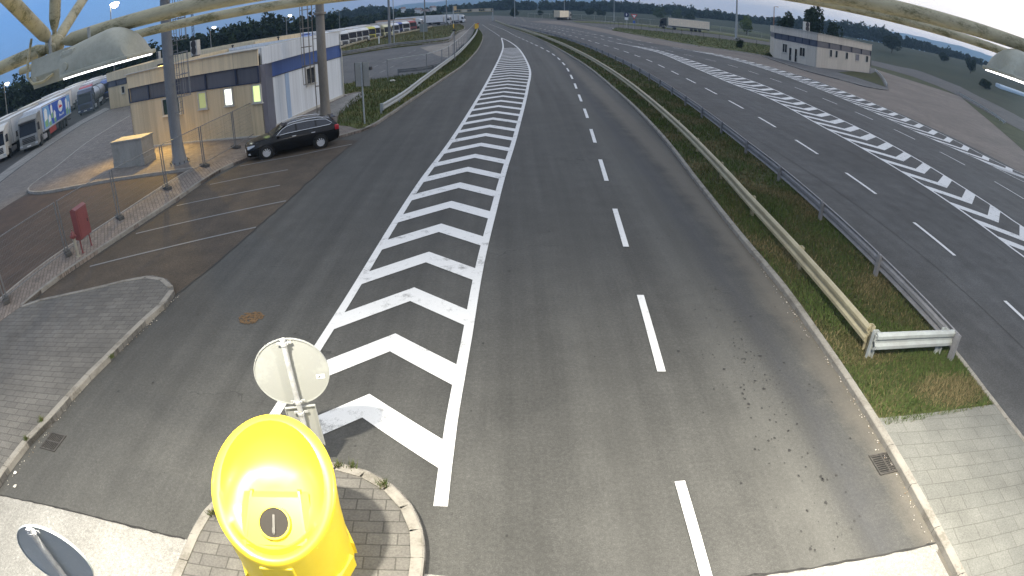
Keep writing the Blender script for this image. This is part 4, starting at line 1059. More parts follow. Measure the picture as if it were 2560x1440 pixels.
def lorry(label, cab, trailer, loc, rz, kind='curtain', sc=1.0, L=13.6, detail=True, group='lorries parked in the lot', lab_cat='lorry', low=False, art=None, rear=None):
    r = empty('lorry', loc, rz, label, lab_cat, group, sc)
    pc = plain('lorry_%.2f_%.2f_%.2f' % cab, cab, .35, var=.06, coat=.3); pt = plain('box_%.2f_%.2f_%.2f' % trailer, trailer, .55, var=.08, scale=1.0)
    hc = 2.9 if low else 3.55; trailer = tuple(c*.74 for c in trailer); cab = tuple(c*.88 for c in cab)
    # cab: side profile extruded, front at x=0
    prof = [(-.02,.45),(0,1.15),(-.08,1.75),(-.28,2.92),(-.36,3.1),(-.95,hc),(-2.2,hc+.15),(-2.3,hc),(-2.3,.9),(-1.9,.9),(-1.85,1.15),(-.95,1.15),(-.9,.45)]
    m = MB(); n = len(prof)
    for s in (-1, 1): pass
    m.prism(prof, 'y', -1.2, 1.2); cab_o = m.build('cab', pc, r)
    bm = bmesh.new(); bm.from_mesh(cab_o.data)
    bmesh.ops.bevel(bm, geom=[e for e in bm.edges if abs(e.verts[0].co.y) == abs(e.verts[1].co.y) and abs(e.verts[0].co.y-e.verts[1].co.y) < .01 and e.calc_length() > .2], offset=.07, segments=2, affect='EDGES')
    bm.to_mesh(cab_o.data); bm.free()
    def front(z): return float(np.interp(z, [.45,1.15,1.75,2.92,3.1], [-.02,0,-.08,-.28,-.36]))
    m = MB(); m.add([(front(1.64)+.014,-1.1,1.64),(front(1.64)+.014,1.1,1.64),(front(2.84)+.014,1.03,2.84),(front(2.84)+.014,-1.03,2.84)], [(0,1,2,3)])
    m.build('windscreen', G_dk, r)
    m = MB(); m.bbox((front(2.9)+.10,0,2.96),(.26,2.15,.16),.04); m.build('sun_visor', M_dark, r)
    m = MB()
    for z in (.88,1.04,1.2,1.36): m.bbox((front(z)+.01,0,z),(.05,1.65,.12),.015)
    m.build('grille', M_dark, r)
    m = MB(); m.bbox((.03,0,.58),(.26,2.42,.42),.05); m.build('bumper', pc if detail else M_dark, r)
    m = MB(); m.box((.165,0,.55),(.01,.52,.12)); m.build('number_plate', plain('plate_white', (.7,.7,.68), .5), r)
    for s in (-1, 1):
        m = MB(); m.bbox((.14,s*.98,.66),(.08,.36,.17),.03); m.build('headlight', M_head, r)
        m = MB(); m.add([(-.35,s*1.206,1.8),(-1.3,s*1.206,1.8),(-1.3,s*1.206,2.6),(-.62,s*1.206,2.6),(-.45,s*1.206,2.35)], [(0,1,2,3,4)]); m.build('side_window', G_dk, r)
        m = MB(); m.bbox((-.18,s*1.40,2.2),(.12,.22,.62),.04); m.box((-.3,s*1.26,2.5),(.1,.16,.05)); m.build('mirror', M_dark, r)
        wheel(r, -1.4, s*1.08, .5, .32, simple=True)
        for x in (-5.0,): wheel(r, x, s*1.0, .5, .5, simple=True)
        for x in (-10.6,-11.95,-13.3): 
            if kind != 'rigid': wheel(r, x*(L/13.6), s*1.02, .5, .4, simple=True)
        m = MB(); m.bbox((-3.3,s*1.0,.68),(1.7,.42,.55),.1); m.build('fuel_tank', plain('tank_grey', (.3,.3,.31), .4), r)
    x0, x1 = -2.9, -2.9-L
    m = MB(); m.box(((x0+x1)/2,0,1.02),(L,.9,.24)); m.box((-3.8,0,.85),(3.2,.8,.2)); m.build('chassis', M_dark, r)
    if kind == 'tanker':
        m = MB(); m.lathe([(0,x1+.05),(.7,x1+.15),(1.05,x1+.4),(1.12,x1+.9),(1.12,x0-1.2),(1.05,x0-.5),(.7,x0-.15),(0,x0-.05)], c=(0,0,2.3), n=28, axis='x'); m.build('tank', plain('tank_steel', (.4,.4,.39), .32, .75, var=.15), r, True)
        m = MB()
        for x in (x0-.6,(x0+x1)/2,x1+.6): m.lathe([(1.14,x-.05),(1.17,x-.05),(1.17,x+.05),(1.14,x+.05)], c=(0,0,2.3), n=28, axis='x')
        m.box(((x0+x1)/2,0,3.5),(L-1.5,.5,.06)); m.box((x0-.12,0,2.2),(.08,2.3,2.2)); m.build('tank_frame', M_dark, r)
        m = MB(); m.box(((x0+x1)/2,-1.1,1.0),(4.0,.08,.5)); m.box(((x0+x1)/2,1.1,1.0),(4.0,.08,.5)); m.build('side_guard', M_galv, r)
    else:
        m = MB(); m.bbox(((x0+x1)/2,0,2.58),(L,2.5,2.72),.03); m.build('trailer_box', pt, r)
        m = MB()
        for s in (-1, 1):
            m.box(((x0+x1)/2,s*1.256,3.9),(L,.03,.12)); m.box(((x0+x1)/2,s*1.256,1.27),(L,.03,.12))
            for x in (x0-.05, x1+.05): m.box((x,s*1.256,2.58),(.1,.03,2.5))
            if kind == 'curtain':
                for k in range(1, 24): m.box((x0+(x1-x0)*k/24,s*1.253,2.58),(.03,.015,2.5))
        m.build('box_frame', plain('box_trim', (.36,.36,.35), .5) if detail else pt, r)
        m = MB(); m.box((x1-.02,0,2.58),(.03,2.4,2.6)); d_ = m.build('rear_door', plain('box_trim', (.36,.36,.35), .5) if rear is None else plain('rear_door_%.2f' % rear[0], rear, .5), r)
        m = MB()
        for y in (-.7,-.3,.3,.7): m.tube([(x1-.05,y,1.35),(x1-.05,y,3.8)], .02, 5)
        m.build('lock_bar', M_galv, d_)
        m = MB(); m.box((x1+.2,0,.55),(.1,2.3,.14)); m.build('underrun_bar', M_dark, r)
    if art: art(r, x0, x1)
    return r
G_dk = plain('lorry_glass', (.012,.015,.022), .25, var=.2, spec=.3)
def milk_art(r, x0, x1):     # printed side of the near lorry: blue field, cartons, round white badge with red script
    y = -1.262; L = x0-x1
    bl = plain('print_blue', (.012,.075,.42), .5, var=.2, scale=.6); wh = plain('print_white', (.75,.77,.78), .5); gr = plain('print_green', (.22,.42,.20), .5); lb = plain('print_sky', (.16,.36,.62), .5); rd = plain('print_red', (.5,.03,.05), .5)
    for s in (1,-1):
        yy = s*1.262
        m = MB(); m.box((x0-L*.5,yy,2.58),(L-.25,.012,2.4), 0)
        def poly(pts, mi, k):
            m.add([(x0-L*u, yy+s*(.008+.004*k), 1.36+2.44*v) for u, v in pts], [tuple(range(len(pts)))], mi)
        poly([(.02,.02),(.28,.02),(.2,.98),(.02,.98)], 3, 0); poly([(.78,.02),(.98,.02),(.98,.98),(.86,.98)], 3, 0)
        for u0, w_, h0, h1 in ((.05,.09,.06,.92),(.17,.07,.02,.55),(.26,.06,.3,.97),(.34,.07,.04,.62),(.80,.07,.05,.9),(.90,.05,.0,.7)):
            poly([(u0,h0),(u0+w_,h0),(u0+w_,h1-.12),(u0+w_*.5,h1),(u0,h1-.12)], 1, 1); poly([(u0,h0),(u0+w_,h0),(u0+w_,h0+(h1-h0)*.4),(u0,h0+(h1-h0)*.3)], 2, 2)
        cx, cz = .60, .66
        poly([(cx+.085*math.cos(a), cz+.30*math.sin(a)) for a in np.linspace(0, 2*PI, 26)[:-1]], 1, 1)
        # brush script inside the badge and the slogan below it
        def stroke(pts, w_, mi, k):
            m.tube([(x0-L*u, yy+s*(.012+.004*k), 1.36+2.44*v) for u, v in pts], w_, 4, mi)
        stroke([(.54,.58),(.555,.78),(.57,.58),(.58,.66),(.59,.58),(.6,.72),(.607,.58),(.62,.68),(.63,.58),(.645,.66),(.66,.62)], .05, 4, 1)
        stroke([(.54,.55),(.66,.60)], .03, 4, 1)
        stroke([(.53,.16),(.54,.3),(.55,.16),(.565,.24),(.575,.16),(.585,.23),(.6,.16),(.61,.23),(.62,.18)], .03, 1, 1)
        stroke([(.64,.16),(.645,.3),(.66,.17),(.675,.23),(.685,.16),(.695,.31),(.70,.2)], .03, 1, 1)
        m.build('side_print', [bl, wh, gr, lb, rd], r, fix=False)
    for s in (1,-1):
        m = MB(); m.bbox((x0-4.6,s*1.1,.85),(3.4,.12,.7),.03); m.build('side_guard', plain('guard_red', (.35,.04,.03), .5), r)
LH = math.atan2(-.866, .5)
fwd = Vector((math.cos(LH), math.sin(LH), 0)); lft = Vector((-fwd.y, fwd.x, 0))
front_mid = (G(48,387)+G(105,367))/2
lorry('silver lorry with blue printed trailer side at the lot edge', (.22,.22,.21), (.7,.74,.8), front_mid, LH, 'box', art=milk_art, L=15.6)
lorry('white lorry cut by the left frame edge beside the silver lorry', (.62,.6,.54), (.6,.6,.58), front_mid-lft*3.9+fwd*.9, LH, 'box')
lorry('dark blue lorry pulling a steel tank behind the printed trailer', (.03,.04,.09), (.4,.4,.4), Vector((-58.0,65.6,0)), LH, 'tanker', L=12.5)
lorry('red lorry behind the white and silver ones', (.42,.05,.04), (.62,.6,.55), front_mid-lft*8.0-fwd*3, LH, 'box')
lorry('white lorry with cream trailer in the second row at left', (.6,.6,.58), (.62,.58,.48), front_mid-fwd*21-lft*7.6, LH, 'box')
lorry('blue lorry in the second row behind the red one', (.04,.08,.28), (.62,.6,.56), front_mid-fwd*20-lft*3.7, LH, 'box')
rows = [('pale lorry in the third row below the dark wood', (.62,.62,.62), (.6,.6,.6), 41, -9), ('white lorry in the third row above the tanker', (.68,.68,.66), (.66,.66,.66), 40, -5), ('red lorry in the third row above the tanker', (.40,.05,.05), (.55,.56,.58), 39, -.5), ('blue lorry in the third row near the annex', (.05,.1,.3), (.5,.52,.55), 40, 3.4), ('white lorry in the fourth row near the annex', (.65,.65,.65), (.68,.66,.62), 60, 0), ('grey lorry in the fourth row by the lot lamp', (.4,.4,.42), (.62,.6,.58), 61, -4.5), ('cream lorry behind the printed trailer and the wood', (.6,.56,.45), (.7,.68,.6), 62, -9)]
for lb, c, t_, bk, lat in rows:
    lorry(lb, c, t_, front_mid-fwd*bk+lft*lat, LH, 'box', detail=False)
# middle row: cabs facing the yard
mid_px = [(862,118),(882,112),(896,109),(913,106),(930,101),(942,98),(954,95),(972,95),(990,89),(1006,84),(1017,83),(1034,79)]
mid_c = [((.62,.62,.6),'white lorry with dark screen beside the white wall corner'), ((.66,.65,.6),'white lorry, second cab from the white wall'), ((.58,.58,.56),'grey white lorry between two white cabs'), ((.68,.67,.62),'broad white lorry left of the yellow cab'), ((.55,.5,.08),'yellow topped lorry in the middle row'), ((.6,.62,.66),'bluish white lorry right of the yellow one'), ((.36,.07,.06),'dull red lorry beside the cream lorry'), ((.62,.58,.36),'cream yellow lorry left of the thick lamp mast'), ((.62,.63,.66),'white lorry just right of the thick lamp mast'), ((.05,.09,.32),'deep blue lorry in the middle row'), ((.66,.66,.64),'white lorry between the blue and dark red cabs'), ((.30,.03,.03),'dark red lorry at the right of the middle row')]
for (px, py), (c, lb) in zip(mid_px, mid_c):
    p = G(px, py); lorry(lb, c, (.62,.61,.6) if px % 3 else (.55,.5,.45), p, LH+R(4), 'box', .9, detail=False)
far_lorries = [(1058,72,(.62,.62,.6),(.5,.35,.25),'white lorry with orange load behind the red flatbed'), (1150,57,(.66,.66,.66),(.62,.62,.62),'white lorry at the far end of the lot'), (1163,57,(.7,.7,.7),(.66,.66,.66),'last white lorry before the sign gantry')]
for px, py, c, t_, lb in far_lorries:
    lorry(lb, c, t_, G(px, py), LH+R(50), 'box', .95, detail=False)
for k, px in enumerate((1085,1128)):
    p = G(px, 61); lorry(('long white lorry seen side-on left of the yellow-footed mast', 'long white lorry seen side-on behind the twin lamp masts')[k], (.6,.6,.6), (.68,.68,.68), p, R(-8), 'box', .95, detail=False)
# hidden rows whose roofs show above the beige building
hid = [(-35.5,104,'blue'),(-37,95,'white'),(-38.5,87,'red'),(-40,79,'silver'),(-41.5,71.5,'cream'),(-43,64,'white'),(-34.2,110,'white')]
hc_ = {'blue': (.1,.16,.4), 'white': (.66,.66,.66), 'red': (.42,.07,.06), 'silver': (.45,.47,.5), 'cream': (.6,.56,.46)}
for i, (x, y, c) in enumerate(hid):
    lorry(['blue lorry whose roof shows right of the brown mast ladder', 'white lorry whose roof shows behind the ladder of the brown mast', 'red roofed lorry above the parapet left of the brown mast', 'silver lorry roof above the middle of the beige parapet', 'cream lorry roof above the beige parapet by the vents', 'white lorry roof right of the tall air conditioner', 'white lorry mostly hidden behind the white wall corner'][i], hc_[c], hc_[c], (x, y, 0), LH+R(8), 'box', 1.0, detail=False)
# right: two lorries on the ramp road
a_, b_ = at_dist(1648,74,226), at_dist(1765,78,226)
d = (a_-b_); hd = math.atan2(d.y, d.x)
o = lorry('black cab lorry with long cream curtain trailer on the ramp road', (.02,.022,.025), (.85,.70,.52), (a_.x, a_.y, .0), hd+R(4), 'curtain', 1.14, rear=(.55,.56,.6), group='lorries on the ramp road')
p = G(1418,51)
lorry('small cream box lorry driving away on the ramp road', (.3,.3,.3), (.85,.74,.56), p+Vector((2,14,0)), R(62), 'box', 1.15, L=9, detail=False, group='lorries on the ramp road', rear=(.56,.47,.34))

# ------------------------------------------------------------------ gantry, lamp posts, signs
gl_, gr_ = G(1138,56), G(1232,52); print('GANTRY', gl_, gr_, Hgt(1232,21,gr_))
d = gr_-gl_; L = d.length
gp = G(1232,52); hg = Hgt(1232, 21, gp)
r = empty('sign_gantry', gp, math.atan2(-d.y, -d.x), 'steel sign gantry spanning the far end of the road', 'gantry')
Lg = 18.0; m = MB(); m.box((0,0,hg/2),(.45,.45,hg)); m.build('post', M_galv, r); m = MB(); m.box((Lg,0,hg/2),(.45,.45,hg)); m.build('post', M_galv, r)
m = MB()
for z in (hg-.1, hg-1.3): m.box((Lg/2,-.35,z),(Lg,.3,.3)); m.box((Lg/2,.35,z),(Lg,.3,.3))
for k in range(19): m.tube([(k*Lg/18,-.35,hg-.1 if k % 2 else hg-1.3),((k+1)*Lg/18 if k < 18 else Lg,-.35,hg-1.3 if k % 2 else hg-.1)], .10, 4)
m.build('truss', M_rail_y, r)
for x0_, x1_ in ((1.2,3.6),(6.8,9.6),(12.2,14.6)):
    m = MB(); m.box(((x0_+x1_)/2,-.6,hg-.7),(x1_-x0_,.1,1.2)); m.box(((x0_+x1_)/2,.6,hg-.7),(x1_-x0_,.1,1.2)); m.build('sign_panel', plain('gantry_panel', (.42,.4,.34), .6), r)
M_lampp = weathered('lamp_post_steel', (.3,.3,.29), (.15,.14,.12), .4, .5, 1)
M_lampp2 = weathered('lamp_post_dark', (.13,.13,.13), (.06,.06,.06), .4, .5, 1)
M_lampl = emit('street_lamp_glow', (1,.78,.45), 2.5)
M_lampw = emit('street_lamp_white', (1,.93,.85), 1.0)
def lamp_post(px, py, hgt, rad, lab, lit=None, mat=None, D=None, heads=2, group='lamp posts around the border post', pos=None):
    p = pos if pos is not None else (G(px, py) if D is None else at_dist(px, py, D)); p = Vector((p.x, p.y, 0))
    r = empty('lamp_post', p, 0, lab, 'lamp post', group)
    m = MB(); m.lathe([(rad*1.8,0),(rad*1.8,.3),(rad,.35),(rad*.55,hgt)], n=10); m.build('pole', mat or M_lampp, r, True)
    for k in range(heads):
        s = 1 if k == 0 else -1
        m = MB(); m.tube([(0,0,hgt-.05),(s*.5,0,hgt+.12),(s*.8,0,hgt+.14)], .045, 5); arm = m.build('arm', mat or M_lampp, r)
        m = MB(); m.bbox((s*1.05,0,hgt+.13),(.7,.3,.14),.04); hd_ = m.build('lamp_head', mat or M_lampp, r)
        m = MB(); m.box((s*1.05,0,hgt+.045),(.5,.22,.03))
        if lit: q_g = LAMPR; m.lathe([(0,hgt-.5*q_g),(.45*q_g,hgt-.3*q_g),(.62*q_g,hgt+.05*q_g),(.4*q_g,hgt+.2*q_g)], c=(s*1.05,0,0), n=12)
        m.build('lamp_glass', lit or M_head, hd_)
    return r
LAMPR = 1.0
def lamp_h(px, py, D): return Hgt(px, py, at_dist(px, py, D))
LAMPR = 1.5
lamp_post(276, 14, lamp_h(276,14,112), .14, 'tall lit lamp post shining at the top left above the canopy tube', emit('flood_glow', (1,.82,.5), 5), M_lampp2, 112, 1)
LAMPR = .8
lamp_post(10, 212, lamp_h(10,212,118), .10, 'lit lamp post at the far left edge before the dark wood', M_lampl, M_lampp, 118, 1)
lamp_post(525, 70, lamp_h(525,70,135), .10, 'pale lit lamp post right of the slim lattice mast', M_lampw, M_lampp, 135, 1)
lamp_post(715, 40, lamp_h(715,40,150), .10, 'pale lit lamp post left of the brown mast', M_lampw, M_lampp, 150, 1)
lamp_post(848, 28, lamp_h(848,28,215), .10, 'unlit thin lamp post in front of the forest hill', None, M_lampp, 215)
lamp_post(975, 118, 13, .27, 'thick pale lamp mast on the grass before the cream lorry', None, M_pole)
lamp_post(986, 116, 12.5, .10, 'thin pole standing close beside the thick lamp mast', None, M_galv, heads=1)
lamp_post(1063, 77, 13, .26, 'grey lamp mast at the right end of the grass island', None, M_pole)
lamp_post(1117, 66, 13, .2, 'grey lamp mast left of the yellow-footed pole', None, M_pole)
lamp_post(1287, 45, 13, .2, 'lamp mast with red band beyond the sign gantry', None, M_galv)
lamp_post(1411, 48, 13, .2, 'lamp mast beside the small cream lorry', None, M_galv)
lamp_post(1535, 52, 13, .22, 'lamp mast left of the give way sign', None, M_galv)
lamp_post(1840, 97, 15, .45, 'wide grey lamp mast at the right beside the round bush', None, M_galv)
lamp_post(1932, 118, 12, .2, 'thin reddish lamp post behind the right-hand building', None, weathered('lamp_rust', (.3,.16,.1), (.1,.07,.05), .4, .6, 1), heads=1)
# yellow footed pole with small board
p = G(1134,73); r = empty('marker_pole', p, 0, 'pole with yellow foot and small yellow board by the far lorries', 'sign post')
m = MB(); m.lathe([(.13,1.6),(.1,7)], n=8); m.build('pole', M_galv, r); m = MB(); m.lathe([(.14,0),(.14,1.6)], n=8); m.build('foot', plain('marker_yellow', (.75,.45,.04), .5), r)
m = MB(); m.box((.55,0,6.3),(.8,.08,1.3)); m.build('board', plain('board_amber', (.6,.42,.22), .5), r)
p = G(1137,152,.13); h_ = Hgt(1136,80,p); r = empty('camera_pole', p, 0, 'slim dark pole with a small head inside the mesh fence corner', 'pole')
m = MB(); m.lathe([(.06,0),(.05,h_)], n=8); m.build('pole', M_pole, r); m = MB(); m.bbox((0,0,h_+.08),(.35,.2,.2),.05); m.build('head', M_dark, r)
# back of direction sign
p = G(912,309,.134); h1, h0 = Hgt(907,162,p), Hgt(908,222,p); u_ = (G(925,308)-G(895,308)).normalized()
r = empty('direction_sign', p, math.atan2(u_.y, u_.x), 'grey back of a tall double sign on a post in the grass', 'road sign')
m = MB(); m.lathe([(.045,0),(.045,h1)], n=10); m.build('post', M_galv, r)
for x in (-.24,.24):
    m = MB(); m.bbox((x,.07,(h0+h1)/2),(.42,.03,h1-h0),.01); m.box((x,.045,h0+.42),(.42,.02,.03)); m.build('panel', weathered('sign_back', (.34,.33,.29), (.2,.19,.17), .4, .6, 1), r)
m = MB(); m.box((0,.05,(h0+h1)/2),(.1,.05,h1-h0)); m.build('rail', M_dark, r)
m = MB(); m.tube([(-.5,.1,h0+.2),(-.5,.1,h1)], .02, 5); m.build('edge_tube', M_dark, r)
m = MB(); m.bbox((.52,.1,h0+1.0),(.14,.2,.2),.05); m.build('lamp_bracket', M_dark, r)
# small signs on the far right
p = G(1585,72); zc = Hgt(1585,40,p); r = empty('give_way_sign', p, R(-12), 'red and white give way triangle above a small blue plate', 'road sign')
def tri(s, y): return [(-s,zc+s*.6),(s,zc+s*.6),(0,zc-s*1.1)]
m = MB(); m.lathe([(.05,0),(.05,zc+.3)], n=8); m.build('post', M_galv, r)
m = MB(); m.prism(tri(1.05,0), 'y', -.06, -.03); m.build('border', plain('sign_red', (.5,.03,.03), .5), r)
m = MB(); m.prism(tri(.62,0), 'y', -.09, -.065); m.build('face', plain('sign_white', (.75,.75,.75), .5), r)
m = MB(); m.box((0,-.06,zc-2.0),(.75,.04,.8)); m.build('plate', plain('sign_blue', (.05,.12,.4), .5), r)
p = G(1566,69); zc = Hgt(1566,37,p); r = empty('round_sign', p, R(-10), 'round dark blue sign with white plate left of the give way triangle', 'road sign')
m = MB(); m.lathe([(.05,0),(.05,zc+.3)], n=8); m.build('post', M_galv, r)
m = MB(); m.lathe([(0,-.03),(.85,-.03),(.85,-.06),(0,-.06)], c=(0,0,zc), n=20, axis='y'); m.build('disc', plain('sign_navy', (.02,.03,.09), .5), r)
m = MB(); m.prism([(-.12,zc-.4),(.12,zc-.4),(.12,zc+.15),(.3,zc+.15),(0,zc+.55),(-.3,zc+.15),(-.12,zc+.15)], 'y', -.085, -.065); m.build('arrow', plain('sign_white', (.75,.75,.75), .5), r)
m = MB(); m.box((0,-.04,zc-1.35),(1.2,.03,.8)); m.build('plate', plain('sign_white', (.75,.75,.75), .5), r)
p = G(986,119); r = empty('info_board', G(1060,103), R(10), 'grey back of a small board on the mast grass', 'road sign')
m = MB(); m.lathe([(.05,0),(.05,3.6)], n=8); m.build('post', M_galv, r); m = MB(); m.box((0,.06,2.7),(1.5,.05,1.7)); m.build('panel', plain('board_grey', (.2,.22,.22), .6), r)
p = G(948,113); r = empty('delineator', p, 0, 'white post with yellow black foot on the mast grass', 'marker post')
m = MB(); m.box((0,0,1.0),(.22,.12,1.6)); m.build('post', plain('sign_white', (.75,.75,.75), .5), r); m = MB(); m.box((0,0,.15),(.24,.14,.3)); m.build('foot', M_dark, r)

# ------------------------------------------------------------------ permanent fences
def post_fence(name, pts, hgt, step, label, rad=.035, toprail=True, mat=None, mesh=True, z0=0.0, group=None):
    pts = resample(pts, step); o = pts[0]; mat = mat or M_pole
    r = empty(name, (o.x, o.y, z0), 0, label, 'fence', group)
    P = [Vector((p.x-o.x, p.y-o.y, 0)) for p in pts][:100]
    for p in P:
        m = MB(); m.tube([p, p+Vector((0,0,hgt))], rad, 6); m.build('post', mat, r)
    if toprail:
        m = MB(); m.tube([p+Vector((0,0,hgt-.04)) for p in P], rad*.7, 5); m.build('top_rail', M_galv, r)
    if mesh:
        w_ = MB()
        for z in np.linspace(.15, hgt-.1, 6):
            w_.tube([p+Vector((0,0,z)) for p in P], .006, 3, cap=False)
        w_.build('wire', mat, r)
    return r
sf = spline([G(x, y) for x, y in [(970,205),(1021,197),(1070,186),(1101,174),(1122,160),(1140,142),(1153,126),(1164,112),(1174,97),(1183,84),(1188,74)]], .5)
post_fence('mesh_fence', sf, 1.9, 5.0, 'dark post and wire fence behind the side guard rail', .045, True, M_pole, True, .13)
post_fence('mesh_fence', spline(GG([(1500,60),(1560,69),(1639,80),(1747,97),(1850,112),(1930,124)]), 1), 2.0, 5, 'wire fence on dark posts along the right grass strip', .05, False, M_dark, True)
post_fence('mesh_fence', spline(GG([(1320,44),(1400,47),(1490,51),(1560,56),(1650,64),(1760,74),(1930,99)]), 1), 2.6, 7, 'far pale boundary fence between the ramp road and the fields', .06, True, M_galv, True)
post_fence('rail_fence', spline(GG([(1385,48),(1450,53),(1530,60),(1600,66),(1660,72),(1760,82),(1925,106)]), 1), .9, 6, 'low rail along the near edge of the ramp road', .07, True, M_pole, False)
# ------------------------------------------------------------------ yellow recycling bin
M_bin = plain('bin_yellow', (.76,.58,.03), .4, var=.04, scale=1.2, coat=.2)
BX, BY, BZ = BINPOS[0], BINPOS[1], .13
r = empty('recycling_bin', (BX, BY, BZ), R(7), 'big yellow bell recycling bin with slanted hollow front on the kerbed island', 'recycling bin')
def binR(z): return float(np.interp(z, [0,.12,.3,.9,1.4,1.85], [.665,.665,.655,.67,.71,.72]))*BINS
n = 72; ths = [2*PI*i/n for i in range(n)]            # 0 = back (+y)
def rimz(th): c = (1-math.cos(th))/2; return (1.86*(1-c)**1.0+.86*c)*BINH
m = MB(); V = []
L_ = 14
for k in range(L_):
    for th in ths:
        z = .02+(rimz(th)-.02)*k/(L_-1); q = binR(z); V.append((q*math.sin(th), q*math.cos(th), z))
rings = [(.985,.025),(.955,.04),(.88,.045),(.83,.03),(.79,-.04),(.72,-.12),(.6,-.17),(.42,-.19),(.2,-.19)]
for s, dz in rings:
    for th in ths:
        zr = rimz(th); q = binR(zr)*s; x, y = q*math.sin(th), q*math.cos(th)
        # surface of the slanted cut under this plan position
        zc = rimz(0)+(rimz(PI)-rimz(0))*(1-y/(.70*BINS))/2
        back = max(0, min(1, (y+.15)/.5)); 
        V.append((x, y, (zr if s > .8 else zc)+dz*(.45+.9*back if s < .8 else 1)*BINH))
nv = len(V); tot = L_+len(rings); F2 = []
for k in range(tot-1):
    for j in range(n): F2.append((k*n+j, k*n+(j+1) % n, (k+1)*n+(j+1) % n, (k+1)*n+j))
F2.append([(tot-1)*n+j for j in range(n)])
m.add(V, F2); bo = m.build('shell', M_bin, r, True)
def cutz(y): return rimz(0)+(rimz(PI)-rimz(0))*(1-y/(.70*BINS))/2
slope = (rimz(0)-rimz(PI))/(1.40*BINS); ang = math.atan(slope)
# hood with the round hole, ribs, front panel
hy = -.27*BINS; hz = cutz(hy)-.06
Mh = Matrix.Translation((.03, hy, hz)) @ Matrix.Rotation(ang, 4, 'X') @ Matrix.Scale(1.32, 4); Mh2 = Mh @ Matrix.Diagonal((1.14,1.0,.28,1.0))
m = MB(); m.add([(-.34,-.22,-.02),(.34,-.22,-.02),(.27,.30,-.06),(-.27,.30,-.06),(-.27,-.2,.055),(.27,-.2,.055),(.20,.24,.03),(-.20,.24,.03)], [(0,1,5,4),(1,2,6,5),(2,3,7,6),(3,0,4,7),(4,5,6,7)])
ho = m.build('hood', M_bin, r, True); ho.matrix_basis = Mh2
for s in (-1, 1):
    m = MB(); m.add([(s*.24,-.25,.02),(s*.28,-.25,.02),(s*.22,.32,-.05),(s*.18,.32,-.05),(s*.25,-.25,.075),(s*.27,-.25,.075),(s*.21,.3,.02),(s*.19,.3,.02)], [(0,1,5,4),(1,2,6,5),(2,3,7,6),(3,0,4,7),(4,5,6,7)])
    o = m.build('rib', M_bin, r); o.matrix_basis = Mh2
m = MB(); m.lathe([(.138,.02),(.138,.045),(.155,.045),(.16,.02)], n=30); o = m.build('hole_ring', M_bin, r, True); o.matrix_basis = Mh
m = MB(); m.lathe([(.139,.036),(0,.038)], n=30); o = m.build('hole_flap', plain('rubber_flap', (.022,.018,.014), .8), r); o.matrix_basis = Mh
m = MB(); m.box((.0,-.015,.041),(.022,.18,.010)); m.box((.0,-.07,.046),(.028,.05,.014)); o = m.build('flap_clip', plain('clip_grey', (.09,.085,.075), .4), r); o.matrix_basis = Mh
m = MB()
for a in range(8):
    t0 = a*PI/4+PI/8
    m.add([(.70*BINS*math.sin(t0-.26), .70*BINS*math.cos(t0-.26), .0), (.70*BINS*math.sin(t0+.26), .70*BINS*math.cos(t0+.26), 0), (.70*BINS*math.sin(t0+.26), .70*BINS*math.cos(t0+.26), .2), (.70*BINS*math.sin(t0-.26), .70*BINS*math.cos(t0-.26), .2), (.6*math.sin(t0-.3), .6*math.cos(t0-.3), 0), (.6*math.sin(t0+.3), .6*math.cos(t0+.3), 0), (.62*math.sin(t0+.28), .62*math.cos(t0+.28), .34), (.62*math.sin(t0-.28), .62*math.cos(t0-.28), .34)], [(0,1,2,3),(3,2,6,7),(0,3,7,4),(1,5,6,2)])
m.build('base_skirt', M_bin, r)
m = MB(); m.bbox((0,-.64*BINS,.45),(.42,.06,.62),.02); m.build('front_panel', M_bin, r)

